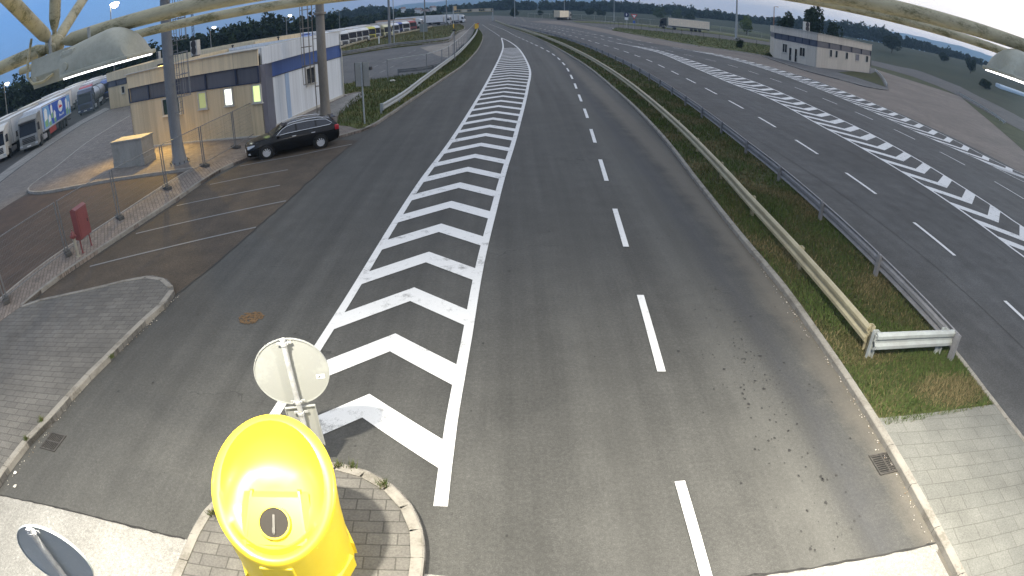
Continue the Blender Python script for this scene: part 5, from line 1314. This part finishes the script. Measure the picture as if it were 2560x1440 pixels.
# ------------------------------------------------------------------ round signs seen from behind
M_sback = weathered('sign_back_pale', (.36,.37,.36), (.24,.24,.23), .35, .45, 1.2)
M_sface = plain('sign_white', (.75,.75,.75), .5)
M_galv2 = weathered('galv_pole', (.46,.47,.48), (.22,.22,.22), .6, .4, 9.0)
def round_sign(pos, ztop, rad, rz, lab, plate=True, mat=None):
    mat = mat or M_sback
    r = empty('round_sign', pos, rz, lab, 'road sign', 'round signs seen from behind')
    zc = ztop-rad-.03
    m = MB(); m.lathe([(.04,0),(.04,ztop),(0,ztop+.004)], n=16); m.build('post', M_galv2, r, True)
    m = MB(); m.lathe([(0,.062),(rad-.012,.062),(rad-.012,.05),(rad,.05),(rad,.082),(rad-.02,.085),(0,.085)], c=(0,0,zc), n=48, axis='y'); d = m.build('disc', mat, r, True)
    m = MB(); m.lathe([(0,.0865),(rad*.985,.0865),(rad*.985,.089),(0,.089)], c=(0,0,zc), n=48, axis='y'); m.build('sign_face', M_sface, d)
    for z in (ztop-.07, zc-rad+.08):
        m = MB(); m.lathe([(.041,z-.02),(.052,z-.02),(.052,z+.02),(.041,z+.02)], n=16); m.box((-.07,.02,z),(.07,.012,.035)); m.box((.07,.02,z),(.07,.012,.035)); m.box((-.06,.0,z),(.014,.05,.014)); m.box((.06,.0,z),(.014,.05,.014)); m.build('clamp', M_galv2, r)
    if plate:
        m = MB(); m.bbox((0,.068,zc-rad-.42),(.46,.014,.76),.006)
        for s in (-1, 1): m.box((s*.222,.05,zc-rad-.42),(.012,.03,.76))
        m.box((0,.05,zc-rad-.05),(.44,.03,.012)); m.build('plate', mat, r)
        for z in (zc-rad-.12, zc-rad-.7):
            m = MB(); m.lathe([(.041,z-.02),(.052,z-.02),(.052,z+.02),(.041,z+.02)], n=16); m.box((-.07,.025,z),(.07,.012,.035)); m.box((.07,.025,z),(.07,.012,.035)); m.build('clamp', M_galv2, r)
        m = MB(); m.box((rad*.74,.0585,zc-rad*.22),(.12,.004,.07), 0); m.box((rad*.72,.0555,zc-rad*.22),(.02,.003,.025), 1); m.box((rad*.72+.03,.0555,zc-rad*.2),(.008,.003,.02), 1); m.box((rad*.72-.022,.0555,zc-rad*.24),(.02,.003,.01), 1)
        m.build('sticker', [plain('sticker_white', (.8,.8,.82), .4), M_dark], d)
    return r
p = roof_pt(706, 848, 2.35); round_sign(Vector((p.x, p.y, .0)), 2.35, .54, R(14), 'round pale sign back on a galvanised post above the yellow bin', True)
p = roof_pt(72, 1320, 2.5); round_sign(Vector((p.x, p.y, .0)), 2.5, .50, R(12), 'round grey sign back cut by the bottom left corner', False, weathered('sign_back_blue', (.34,.38,.41), (.2,.22,.24), .3, .45, 1.2))

# ------------------------------------------------------------------ canopy space frame
M_tube = weathered('canopy_tube', (.42,.38,.25), (.09,.09,.03), .85, .6, 7, (.4,1,1))
N0 = H+.079*3.9
node = Vector((-3.77, 3.9, N0))
root = empty('canopy_frame', node, 0, 'weathered cream space frame tubes of the canopy crossing the top corners', 'canopy frame')
def ln(px, py, Y): d = ray(px, py); t = Y/d.y; return Vector((d.x*t, Y, H+d.z*t))
def ctube(a, b, rad, taper=True):
    a, b = a-node, b-node; d = b-a; L = d.length; u = d/L
    m = MB()
    if taper: path = [a+u*.06, a+u*.13, a+u*.15, a+u*.24, b-u*.24, b-u*.15, b-u*.13, b-u*.06]; rs = [rad*.4, rad*.4, rad*.62, rad, rad, rad*.62, rad*.4, rad*.4]
    else: path = [a, b]; rs = rad
    m.tube(path, rs, 14); m.build('tube', M_tube, root, True)
def cnode(p, rad=.11):
    m = MB(); bm = bmesh.new(); bmesh.ops.create_icosphere(bm, subdivisions=2, radius=rad)
    m.add([v.co+p-node for v in bm.verts], [[v.index for v in f.verts] for f in bm.faces]); bm.free()
    m.build('node', M_tube, root, True)
mA = Vector((.35, 3.9, H+.0565*3.9)); eA = Vector((5.9, 3.9, H+.128*3.9))
ctube(node, mA, .062); ctube(mA, eA, .068)
Lf = Vector((-7.9, 3.75, H+.26)); ctube(node, Lf, .068)
Bl, Bm, Bn, Br = Vector((-6.6, 6.0, H+.29)), Vector((-.6, 6.0, H+.0345*6)), Vector((.4, 6.0, H+.053*6)), Vector((8.3, 6.0, H+.082*6))
ctube(Bl, Bm, .055, False); ctube(Bm, Bn, .055); ctube(Bn, Br, .062, False)
for px, py, Y, rd in ((25,0,3.1,.062),(138,0,3.9,.058),(207,0,4.8,.055)):
    q = ln(px, py, Y); e = node+(q-node)*3.2; ctube(node, e, rd); cnode(e)
for e in (mA, eA, Lf): cnode(e)
cnode(node, .105)
m = MB()
for s in (-1, 1): m.tube([Vector((s*.05,-.09,-.02)), Vector((s*.09,-.15,-.04))], .045, 10)
m.build('bolt_boss', M_tube, root)
rc = empty('canopy_frame_far', Br, 0); bpy.data.objects.remove(rc)

# floodlight fixtures hung from the frame
M_fix = weathered('fixture_shell', (.40,.40,.33), (.2,.2,.14), .45, .5, 3)
M_led = emit('led_glass', (1,.97,1.0), LED_E)
def floodlight(x0, x1, y, zb, lab, power, hz=.26, flip=1):
    L = x1-x0; r = empty('floodlight', (x0, y, zb), 0, lab, 'floodlight', 'canopy floodlights')
    X = lambda u: (u*L if flip > 0 else L-u*L)
    # ballast box on one side, domed reflector hood on the other
    m = MB(); prof = [(-.13,-.03),(.13,-.03),(.16,.07),(.13,.22),(-.13,.22),(-.16,.07)]
    m.prism([(p[0], p[1]+.01) for p in prof], 'x', X(.0), X(.40)); m.build('ballast_box', M_fix, r)
    m = MB(); m.bbox((X(.43),-.0,.11),(.16*L,.34,.2),.03); m.build('bracket', M_fix, r)
    for q_b in ((X(.43),-.19,.08),(X(.06),-.175,.05)): m = MB(); m.lathe([(.03,-.01),(.03,.01),(0,.011)], c=q_b, n=12, axis='y'); m.build('bolt_cap', M_fix, r)
    V = []; nu, nvv = 18, 12
    for i in range(nu+1):
        u = .36+.64*i/nu; k = (u-.36)/.64; hh = hz*(.80+.28*min(k, .7))*math.sqrt(max(0, 1-max(0, (k-.60)/.40)**2))
        for j in range(nvv+1):
            a = PI*j/nvv; V.append((X(u), -.19*math.cos(a), .02+hh*math.sin(a)**.55))
    Fc = [(i*(nvv+1)+j, i*(nvv+1)+j+1, (i+1)*(nvv+1)+j+1, (i+1)*(nvv+1)+j) for i in range(nu) for j in range(nvv)]
    Fc += [list(range(nvv+1)), [nu*(nvv+1)+j for j in range(nvv+1)]]
    m = MB(); m.add(V, Fc); m.build('hood', M_fix, r, True)
    m = MB(); m.bbox((X(.70),0,.005),(.66*L,.42,.035),.012); rim = m.build('rim', M_fix, r)
    m = MB(); m.box((X(.70),0,-.018),(.60*L,.38,.009)); m.build('lamp_glass', M_led, rim)
    m = MB(); m.box((X(.2),0,-.005),(.38*L,.24,.02)); m.build('lower_rim', M_fix, r)
    pts = [Vector((X(.18),-.155,.2))]+[Vector((X(.02+.0),-.17,.16)), Vector((X(-.02),-.18,.06)), Vector((X(.06),-.185,-.0)), Vector((X(.2),-.18,.03)), Vector((X(.30),-.16,.07))]
    m = MB(); m.tube([Vector((X(-.01),-.1,.42)), Vector((X(-.03),-.15,.22)), Vector((X(-.02),-.18,.10)), Vector((X(.05),-.19,.03)), Vector((X(.16),-.185,.02)), Vector((X(.27),-.165,.055))], .013, 8); m.build('cable', M_tube, r, True)
    m = MB(); m.tube([(X(.12),0,.18),(X(.12),0,.42)], .018, 8); m.build('hanger', M_galv, r)
    m = MB(); m.tube([(X(.55),0,.24),(X(.55),0,.34)], .014, 6); m.build('hanger', M_galv, r)
    li = bpy.data.lights.new('floodlight_beam', 'AREA'); li.shape = 'RECTANGLE'; li.size = .3; li.size_y = .15; li.energy = power; li.color = (1,.93,.77); li.spread = R(165)
    lo = link('floodlight_beam', li, r); lo.location = (X(.42), 0, -.06)
    return r
floodlight(-3.82, -2.68, 3.75, H-.0, 'cream floodlight with lit strip hanging at the top left', FLOOD_W)
floodlight(4.15, 5.45, 3.75, H+.085, 'cream floodlight with bright lit strip at the right edge', FLOOD_W*1.35, flip=-1)
if FLOOD3: floodlight(-11.2, -10.0, 2.6, H-.01, 'cream floodlight of the canopy left of the frame', FLOOD_W*.45)

# ------------------------------------------------------------------ drains, litter, weeds
M_iron = plain('drain_iron', (.05,.045,.04), .6, var=.4, scale=12)
def drain(qpx, lab):
    P = GG(qpx); c = sum(P, Vector())/4; ux = (P[1]-P[0]).normalized(); a = math.atan2(ux.y, ux.x)
    r = empty('storm_drain', (c.x, c.y, 0), a, lab, 'storm drain', 'storm drains')
    m = MB()
    for s in (-1, 1): m.box((s*.235,0,.012),(.03,.5,.02)); m.box((0,s*.235,.0125),(.44,.03,.019))
    m.box((0,0,.0125),(.03,.44,.017)); m.build('frame', M_iron, r)
    m = MB()
    for k in range(9): m.box((-.115,-.2+k*.05,.0115),(.2,.02,.016)); m.box((.115,-.2+k*.05,.0115),(.2,.02,.016))
    m.build('grate', M_iron, r)
    m = MB(); m.box((0,0,.0065),(.44,.44,.003)); m.build('pit_shade', plain('shade_black', (.006,.006,.006), .9), r)  # thin black sheet below the grate; the opening's shade put into its colour
drain([(2178,1142),(2228,1132),(2247,1178),(2197,1184)], 'square iron drain grate by the median kerb at right')
drain([(106,1120),(132,1086),(160,1090),(134,1126)], 'square iron drain grate by the paved wedge kerb at left')
def crumple(name, px, py, sz, col, lab, cat, z=.012):
    p = G(px, py, z); bm = bmesh.new(); bmesh.ops.create_icosphere(bm, subdivisions=2, radius=sz)
    for v in bm.verts: v.co *= rng.uniform(.55, 1.15); v.co.z = max(-.3*sz, v.co.z*.45)
    me = bpy.data.meshes.new(name); bm.to_mesh(me); bm.free(); me.materials.append(plain('litter_%.2f' % col[0], col, .6))
    o = link(name, me); o.location = (p.x, p.y, z+.25*sz); return tag(o, lab, cat)
crumple('paper_scrap', 38, 1183, .05, (.8,.78,.76), 'white crumpled paper scrap in the gutter at lower left', 'litter')
crumple('paper_scrap', 38, 1216, .045, (.5,.48,.42), 'dirty pale scrap lying in the corner of the lower left gutter', 'litter')
crumple('boulder', 982, 204, .3, (.5,.42,.34), 'pale stone lying in the grass at the mesh fence', 'boulder', .14)
m = MB()
for k in range(260):          # grit and petals washed along the kerbs
    side = rng.integers(0, 2)
    if side: y = rng.uniform(3.6, 14); x = float(np.interp(y, [3.9,6,7.6,9.6,12,15.4], [6.2,6.3,6.4,6.42,6.5,6.6]))-abs(rng.normal(0, .07))-.02
    else: y = rng.uniform(4.4, 12); x = float(np.interp(y, [4.7,6.5,8.6,10.1,12], [-9.3,-9.2,-9.1,-8.8,-8.65]))+abs(rng.normal(0, .06))+.02
    s = rng.uniform(.006, .018); a = rng.uniform(0, 3)
    m.box((x,y,.014),(s*1.5,s,.01), int(rng.integers(0, 3)), rz=a)
o = m.build('kerb_grit', [plain('grit_pale', (.55,.5,.44), .8), plain('grit_brown', (.2,.15,.1), .9), plain('grit_grey', (.3,.28,.26), .9)]); tag(o, kind='stuff')
def blades(P, h0, h1, wd, mats, prob, lean=.5, zs=None, name='grass'):
    n = len(P); a = rng.uniform(0, 2*PI, n); hh = rng.uniform(h0, h1, n); ln_ = rng.uniform(.1, lean, n)*hh; a2 = rng.uniform(0, 2*PI, n)
    z = P[:, 2]; dx, dy = np.cos(a)*wd/2, np.sin(a)*wd/2
    V = np.stack([np.stack([P[:,0]-dx, P[:,1]-dy, z], 1), np.stack([P[:,0]+dx, P[:,1]+dy, z], 1), np.stack([P[:,0]+np.cos(a2)*ln_, P[:,1]+np.sin(a2)*ln_, z+hh], 1)], 1).reshape(-1, 3)
    return bigmesh(name, V, np.arange(3*n).reshape(-1, 3), mats, prob)
def inpoly(pts, n):
    xs = np.array([p[0] for p in pts]); ys = np.array([p[1] for p in pts]); out = []
    got = 0
    while got < n:
        X = rng.uniform(xs.min(), xs.max(), n); Y = rng.uniform(ys.min(), ys.max(), n); ins = np.zeros(n, bool); j = len(pts)-1
        for i in range(len(pts)):
            c = ((ys[i] > Y) != (ys[j] > Y)) & (X < (xs[j]-xs[i])*(Y-ys[i])/(ys[j]-ys[i]+1e-12)+xs[i]); ins ^= c; j = i
        out.append(np.stack([X[ins], Y[ins]], 1)); got += ins.sum()
        if not ins.any(): break
    return np.concatenate(out)[:n]
# median grass: dense near the camera, thinning out with distance
dry = G(2370, 985)
def median_grass(y0, y1, n, h0, h1, wd):
    ys = rng.uniform(y0, y1, n); fl, fr = interp_x(far_l), interp_x(far_r)
    xs = np.array([rng.uniform(fl(y)+.03, fr(y)-.03) for y in ys])
    P = np.stack([xs, ys, np.full(n, .108)], 1)
    dd = np.hypot((xs-dry.x)/1.1, (ys-dry.y)/.55); nz_ = np.sin(xs*2.1+np.sin(ys*1.3)*2)+np.sin(ys*.9+xs)+rng.normal(0, .9, n)
    pm = np.where(dd+rng.normal(0, .25, n) < .9, 2, np.where(nz_ > 1.25, 2, np.where(nz_ > -.2, 1, 0)))
    pm = np.where((ys < 8.4) & (dd > 1.1) & (rng.uniform(0, 1, n) < .75), 0, pm)
    return P, pm
Pm, pm = [], []
for args in ((6.5, 9.5, 11000, 0, 0, 0), (9.5, 20, 22000, 0, 0, 0), (20, 45, 14000, 0, 0, 0), (45, 120, 9000, 0, 0, 0)):
    a, b = median_grass(*args); Pm.append(a); pm.append(b)
w_ = [.018, .026, .045, .09]; hs = [(.04,.13), (.05,.14), (.06,.17), (.08,.22)]
for P_, q_p, wd, (h0, h1) in zip(Pm, pm, w_, hs):
    o = blades(P_, h0, h1, wd, M_blade, q_p, .9, name='grass'); tag(o, kind='stuff')
Pg = inpoly(gl, 16000); o = blades(np.column_stack([Pg, np.full(len(Pg), .13)]), .08, .3, .05, M_blade, rng.choice(3, len(Pg), p=[.5,.38,.12]), .8, name='side_grass'); tag(o, kind='stuff')
Pg = inpoly([(p.x, p.y) for p in GG(g2)], 7000); o = blades(np.column_stack([Pg, np.full(len(Pg), .15)]), .15, .5, .12, M_blade, rng.choice(3, len(Pg), p=[.12,.38,.5]), .8, name='mast_grass'); tag(o, kind='stuff')
Pg = inpoly([(p.x, p.y) for p in GG(gs)], 6000); o = blades(np.column_stack([Pg, np.full(len(Pg), .12)]), .12, .4, .14, M_blade, rng.choice(3, len(Pg), p=[.5,.4,.1]), .8, name='verge_grass'); tag(o, kind='stuff')
weeds = [(958,1213,'weed tuft in the paving of the bin island'),(848,1165,'weed tuft at the bin island kerb behind the bin'),(532,1283,'weed tuft at the left kerb of the bin island'),(280,893,'weed tuft on the wedge kerb halfway along'),(104,1052,'weed tuft in the paving left of the drain'),(66,1098,'weed tuft in the paving nearest the lower left corner'),(2222,1098,'weed tuft in the gutter above the right drain'),(880,1167,'low weed tuft on the kerb right of the sign post')]
for px, py, lab in weeds:
    z = .145 if px != 2222 else .01; p = G(px, py, z); k = 70
    P_ = np.column_stack([rng.normal(p.x, .035, k), rng.normal(p.y, .035, k), np.full(k, z)]); P_ -= np.array([p.x, p.y, z])
    o = blades(P_, .04, .13, .014, M_blade, rng.choice(3, k, p=[.6,.25,.15]), 1.0, name='weed_tuft'); o.location = p; tag(o, lab, 'weed', 'weed tufts')

# ------------------------------------------------------------------ trees and woods
def crown_pts(n, rx, rz, lobes=9, seed=0):
    g = np.random.default_rng(seed); C = []
    for k in range(lobes):
        v = g.normal(0, 1, 3); v /= np.linalg.norm(v); q = g.uniform(.35, .72)
        C.append((v[0]*rx*q, v[1]*rx*q, v[2]*rz*q, g.uniform(.32, .58)))
    out = []
    for i in range(n):
        cx, cy, cz, rr = C[g.integers(0, lobes)]; v = g.normal(0, 1, 3); v /= np.linalg.norm(v); q = rr*g.uniform(.55, 1.08)**.7
        out.append((cx+v[0]*rx*q, cy+v[1]*rx*q, cz+v[2]*rz*q))
    return np.array(out)
def leaf_quads(P, size, seed=0):
    g = np.random.default_rng(seed); n = len(P); a = g.normal(0, 1, (n, 3)); a /= np.linalg.norm(a, axis=1)[:, None]; b = np.cross(a, g.normal(0, 1, (n, 3))); b /= np.linalg.norm(b, axis=1)[:, None]
    s = size*g.uniform(.5, 1.25, n)[:, None]; a *= s; b *= s*.7
    V = np.stack([P-a, P-b*.9, P+a, P+b], 1).reshape(-1, 3)
    return V, np.arange(4*n).reshape(-1, 4)
def tree(pos, hgt, wid, lab, mat, cat='tree', group=None, trunk=.25, n=1400, seed=1, leaf=.28, name='tree'):
    r = empty(name, pos, 0, lab, cat, group)
    th = hgt*trunk; m = MB(); m.tube([(0,0,-.2),(.05*wid,0,th),(.02*wid,.03*wid,hgt*.6),(0,0,hgt*.85)], [hgt*.028,hgt*.022,hgt*.012,hgt*.004], 8)
    g = np.random.default_rng(seed)
    for k in range(7):
        a = g.uniform(0, 6.28); z = th*.9+g.uniform(0, .35)*hgt; q = wid*.33
        m.tube([(.02*wid,.01*wid,z),(q*.5*math.cos(a),q*.5*math.sin(a),z+hgt*.1),(q*math.cos(a),q*math.sin(a),z+hgt*.17)], [hgt*.009,hgt*.006,hgt*.002], 5)
    m.build('trunk', M_bark, r)
    rz_ = (hgt-th*.7)/2; P = crown_pts(n, wid/2, rz_, 12, seed); P[:, 2] += th*.7+rz_; P[:, 2] = np.maximum(P[:, 2], .05)
    V, Fc = leaf_quads(P, leaf, seed); bigmesh('crown', V, Fc, [mat], None, r)
    return r
def tree_px(px, pyb, pyt, wpx, lab, mat, D=None, **kw):
    p = Gt(px, pyb) if D is None else at_dist(px, 100, D)
    dist = math.hypot(p.x, p.y); z = terrain(p.x, p.y); top = Hgt(px, pyt, p)
    return tree(Vector((p.x, p.y, z)), top-z, wpx/1500*dist*1.05, lab, mat, **kw)
gR = 'single trees in the meadow on the right'
tree_px(2228,132,84,54,'broad dark round tree in the meadow right of the building', M_leaf, group=gR, trunk=.14, n=2600, seed=3, leaf=.55)
tree_px(2359,156,132,30,'small dark tree in the middle of the right meadow', M_leaf, group=gR, trunk=.12, seed=4, leaf=.5)
tree_px(2425,184,139,28,'tall oval dark tree near the right floodlight', M_leaf, group=gR, trunk=.2, n=2000, seed=5, leaf=.42)
tree_px(2462,222,198,40,'low dark bush in the right meadow below the oval tree', M_leaf, group=gR, trunk=.05, n=900, seed=6, leaf=.4)
tree_px(2032,None,9,74,'tall open crowned tree rising behind the right-hand building', M_leaf, D=175, trunk=.2, n=2600, seed=8, leaf=.42)
tree_px(1968,None,26,44,'shorter dark tree left of the tall one behind the building', M_leaf, D=180, trunk=.15, n=1800, seed=9, leaf=.42)
tree_px(2085,None,45,44,'low dark tree right of the tall one behind the building', M_leaf, D=185, trunk=.12, n=1500, seed=10, leaf=.42)
tree_px(1866,86,39,32,'light green rounded tree behind the wide lamp mast', M_leaf3, trunk=.12, n=1800, seed=11, leaf=.4)
tree_px(1848,123,97,24,'small dark bush on the grass strip by the wide lamp mast', M_leaf, trunk=.14, n=900, seed=12, leaf=.14, cat='bush', name='bush')
for i, (px, pb, pt, wp, lab) in enumerate([(1652,50,17,46,'green tree left of the curtain lorry and behind it'),(1692,52,20,40,'green tree right above the curtain lorry'),(1474,38,18,28,'dark round tree right of the small cream lorry'),(1503,40,24,22,'smaller dark tree beside the round one near the lamp mast'),(1392,38,24,18,'small dark tree left of the small cream lorry'),(1350,38,27,16,'low bush far left of the small cream lorry'),(1286,42,20,20,'dark tree behind the lamp mast with red band'),(1725,58,34,30,'low green tree at the right end of the curtain lorry')]):
    tree_px(px, pb, pt, wp, lab, M_leaf if i not in (0, 1) else M_leaf2, group='trees along the far boundary fence', trunk=.08, n=900, seed=20+i, leaf=.6)
def wood(name, tops, D, mat, step, n, leaf, depth=2, jit=.25, wid=1.25, hmin=5):
    P = [at_dist(x, y, D) for x, y in tops]; P = resample(P, step); Vs, Fs, b = [], [], 0
    protos = [crown_pts(n, 1, 1, 8, s) for s in range(8)]
    for row in range(depth):
        for i, p in enumerate(P):
            k = 1+row*.035; x, y = p.x*k+rng.normal(0, step*.25), p.y*k+rng.normal(0, step*.25)
            z0 = terrain(x, y); h = max(hmin, (p.z-z0)*(1+rng.normal(0, jit*.35)-(.02 if row == 0 else 0)+.08*row)); w_ = max(h*.46, step*.8)*rng.uniform(.8, 1.2)*wid
            C = protos[rng.integers(0, 8)].copy(); a = rng.uniform(0, 6.28); ca, sa = math.cos(a), math.sin(a)
            C = np.column_stack([(C[:,0]*ca-C[:,1]*sa)*w_*.62, (C[:,0]*sa+C[:,1]*ca)*w_*.62, C[:,2]*h*.5+h*.5]); C[::4,2] *= .45; C += np.array([x, y, z0]); C[:,2] = np.maximum(C[:,2], z0)
            V, Fc = leaf_quads(C, leaf, int(rng.integers(1e9))); Vs.append(V); Fs.append(Fc+b); b += len(V)
    o = bigmesh(name, np.concatenate(Vs), np.concatenate(Fs), [mat]); tag(o, kind='stuff'); return o
wood('dark_wood', [(-80,232),(0,212),(40,200),(90,188),(130,176),(200,150),(260,135),(335,104),(352,106),(380,118),(402,106),(430,95),(480,90),(520,78),(580,62),(605,52),(640,47),(660,43),(690,42),(715,42),(745,40),(780,38),(800,38),(830,32),(850,50)], 225, M_leaf, 4.2, 330, .85, 3)
wood('hill_wood', [(800,40),(850,27),(870,22),(885,26),(905,19),(950,16),(970,20),(985,30)], 640, M_leaf, 9, 300, 1.9, 4)
wood('hill_wood', [(860,44),(900,42),(940,36),(985,30),(1020,30),(1060,36),(1110,38)], 360, M_leaf, 6, 260, 1.2, 3)
wood('far_wood', [(985,24),(1040,24),(1090,22),(1118,14),(1135,13),(1150,17),(1160,12),(1200,10),(1212,3),(1232,2),(1245,6),(1262,1),(1278,0),(1290,6),(1330,4),(1370,6),(1420,3),(1450,5),(1500,4),(1550,2),(1600,8),(1640,14)], 660, M_leaf, 7, 300, 1.7, 4)
wood('hill_wood', [(1600,12),(1640,14),(1680,14),(1720,19),(1770,24),(1820,34),(1880,42),(1930,44),(1990,46),(2060,50),(2100,54),(2130,52),(2145,60),(2160,60),(2185,68),(2205,66),(2225,78),(2250,86)], 650, M_leaf, 7, 300, 1.7, 4)
wood('far_wood', [(2230,84),(2250,88),(2280,97),(2320,104),(2340,114),(2370,121),(2400,132),(2424,138),(2450,146),(2480,158),(2520,178),(2580,205)], 655, M_leaf, 7, 300, 1.5, 3)
# pale greenhouse roofs at the right edge
p = Gt(2500, 222); q = Gt(2570, 245); d = q-p
r = empty('greenhouse', p, math.atan2(d.y, d.x), 'long pale bluish greenhouse in the field at the right edge', 'greenhouse')
m = MB(); Lg_ = d.length*1.3
for k in range(3): m.prism([(1.5+k*3+1.5*math.cos(a), 1.0+1.2*math.sin(a)) for a in np.linspace(0, PI, 9)]+[(k*3,0),(k*3+3,0)], 'x', 0, Lg_)
m.build('roof', plain('greenhouse_film', (.5,.6,.68), .3, var=.15), r)
# scattered far village houses below the mountain
for i, (px, py, wd, lab) in enumerate([(1046,24,14,'white house far off below the mountain at left'),(1062,28,22,'long pale shed far off beside the white house'),(1008,22,10,'small pale house far off on the slope'),(1082,19,12,'dark roofed barn far off below the mountain')]):
    p = at_dist(px, py, 560); z = terrain(p.x, p.y); r = empty('farm_house', (p.x, p.y, 0), R(20*i-20), lab, 'house', 'far houses')
    w2 = wd/1500*560; h = p.z
    m = MB(); m.box((0,0,h/2),(w2,5,h)); m.build('wall', plain('far_wall', (.6,.6,.6), .8), r)
    m = MB(); m.prism([(-2.8,h),(2.8,h),(0,h+1.8)], 'x', -w2/2-.3, w2/2+.3); m.build('roof', plain('far_roof', (.2,.15,.14), .8), r)
# haze
if HAZE > 0:
    m = MB(); m.box((0,0,114),(14200,14200,232))
    hm = bpy.data.materials.new('haze_air'); hm.use_nodes = True; ht = hm.node_tree; ht.nodes.remove(ht.nodes['Principled BSDF'])
    pv = ht.nodes.new('ShaderNodeVolumePrincipled'); pv.inputs['Color'].default_value = (.45,.70,1,1); pv.inputs['Density'].default_value = HAZE; pv.inputs['Anisotropy'].default_value = .2
    ht.links.new(pv.outputs[0], ht.nodes['Material Output'].inputs['Volume'])
    tag(m.build('haze', hm), kind='stuff')
# ------------------------------------------------------------------ camera, sky, lights
cam = bpy.data.cameras.new('camera'); co_ = link('camera', cam)
Xc, Yc, Zc = cam2world(1,0,0), cam2world(0,1,0), -cam2world(0,0,1)
co_.matrix_world = Matrix(((Xc.x,Yc.x,Zc.x,0),(Xc.y,Yc.y,Zc.y,0),(Xc.z,Yc.z,Zc.z,H),(0,0,0,1)))
cam.type = 'PANO'; cam.clip_start = .05; cam.clip_end = 20000
cam.sensor_fit = 'HORIZONTAL'; cam.sensor_width = 36; cam.sensor_height = 20.25
cc = cam; cc.panorama_type = 'FISHEYE_LENS_POLYNOMIAL'; cc.fisheye_fov = R(200)
q_ = 2560/36
cc.fisheye_polynomial_k0 = 0; cc.fisheye_polynomial_k1 = -q_/F_; cc.fisheye_polynomial_k2 = 0
cc.fisheye_polynomial_k3 = -K_/1e6*q_**3/F_; cc.fisheye_polynomial_k4 = 0
scene.camera = co_

SUN_AZ, SUN_EL = 68.0, 2.5            # degrees clockwise from the view axis, above the horizon
w = bpy.data.worlds.new('World'); scene.world = w; w.use_nodes = True; t = w.node_tree
bg = t.nodes['Background']
sky = N(t, 'ShaderNodeTexSky', sky_type='NISHITA', sun_disc=False)
sky.sun_elevation = R(SUN_EL); sky.sun_rotation = R(SUN_AZ); sky.altitude = 100; sky.air_density = 1.0; sky.dust_density = 1.2; sky.ozone_density = 2.5
tc = N(t, 'ShaderNodeTexCoord'); nrm = tc.outputs['Generated']
sx = N(t, 'ShaderNodeSeparateXYZ'); t.links.new(nrm, sx.inputs[0])
# low dawn cloud bank: thin streaks near the horizon
mp = N(t, 'ShaderNodeMapping'); mp.inputs['Scale'].default_value = (1, 1, 9); t.links.new(nrm, mp.inputs[0])
cl = noise(t, mp.outputs[0], 3.2, 7, .62)
cf = ramp(t, cl, [(.46, (0,0,0)), (.66, (1,1,1))])
lowb = math_(t, 'SUBTRACT', 1.0, math_(t, 'MULTIPLY', sx.outputs[2], 3.2), True)
cf = math_(t, 'MULTIPLY', math_(t, 'MULTIPLY', cf, lowb), math_(t, 'ADD', math_(t, 'MULTIPLY', sx.outputs[0], 1.1), .15, True))
# dawn colours round the compass: blue away from the sun, mauve between, white glow towards it
sa_ = math_(t, 'ADD', math_(t, 'MULTIPLY', sx.outputs[0], math.sin(R(SUN_AZ))), math_(t, 'MULTIPLY', sx.outputs[1], math.cos(R(SUN_AZ))))
sa_ = math_(t, 'ADD', math_(t, 'MULTIPLY', sa_, .5), .5, True)
hz_ = ramp(t, sa_, [(0, (.085,.29,.72)), (.30, (.10,.31,.74)), (.40, (.15,.36,.75)), (.50, (.30,.42,.68)), (.66, (.66,.58,.64)), (.80, (.86,.76,.74)), (1, (1,.93,.88))])
hb_ = ramp(t, sa_, [(0, (.66,)*3), (.5, (.66,)*3), (.7, (.72,)*3), (.85, (.72,)*3), (1, (1,)*3)])
up_ = ramp(t, sx.outputs[2], [(0, (.62,.60,.66)), (.05, (.55,.56,.62)), (.14, (.45,.50,.58)), (.4, (.5,.53,.58)), (1, (.55,.56,.58))])
c = mixc(t, 1.0, hz_, hb_, 'MULTIPLY')
hsv = N(t, 'ShaderNodeHueSaturation', Saturation=.5, Value=1.0); t.links.new(sky.outputs[0], hsv.inputs['Color'])
zen = mixc(t, math_(t, 'MULTIPLY', math_(t, 'SUBTRACT', sx.outputs[2], .12), 2.2, True), c, (.48,.525,.60))
sc_ = N(t, 'ShaderNodeVectorMath', operation='SCALE'); sc_.inputs['Scale'].default_value = SKY_K; t.links.new(zen, sc_.inputs[0])
c = mixc(t, SKY_NISH, sc_.outputs[0], hsv.outputs[0])
c = mixc(t, math_(t, 'MULTIPLY', cf, SKY_CLOUD), c, SKY_CLOUD_COL)
t.links.new(c, bg.inputs['Color']); bg.inputs['Strength'].default_value = SKY_STR

sl = bpy.data.lights.new('sun', 'SUN'); sl.energy = SUN_E; sl.angle = R(12); sl.color = (1, .86, .72)
so = link('sun', sl)
sd = Vector((math.sin(R(SUN_AZ))*math.cos(R(SUN_EL+6)), math.cos(R(SUN_AZ))*math.cos(R(SUN_EL+6)), math.sin(R(SUN_EL+6))))
so.rotation_euler = sd.to_track_quat('Z', 'Y').to_euler()

vs = scene.view_settings; vs.view_transform = 'Standard'; vs.look = 'None'; vs.exposure = EXPO; vs.gamma = 1; vs.use_curve_mapping = False
scene.cycles.use_denoising = True
scene.cycles.max_bounces = 6; scene.cycles.diffuse_bounces = 3; scene.cycles.glossy_bounces = 3; scene.cycles.sample_clamp_indirect = 4
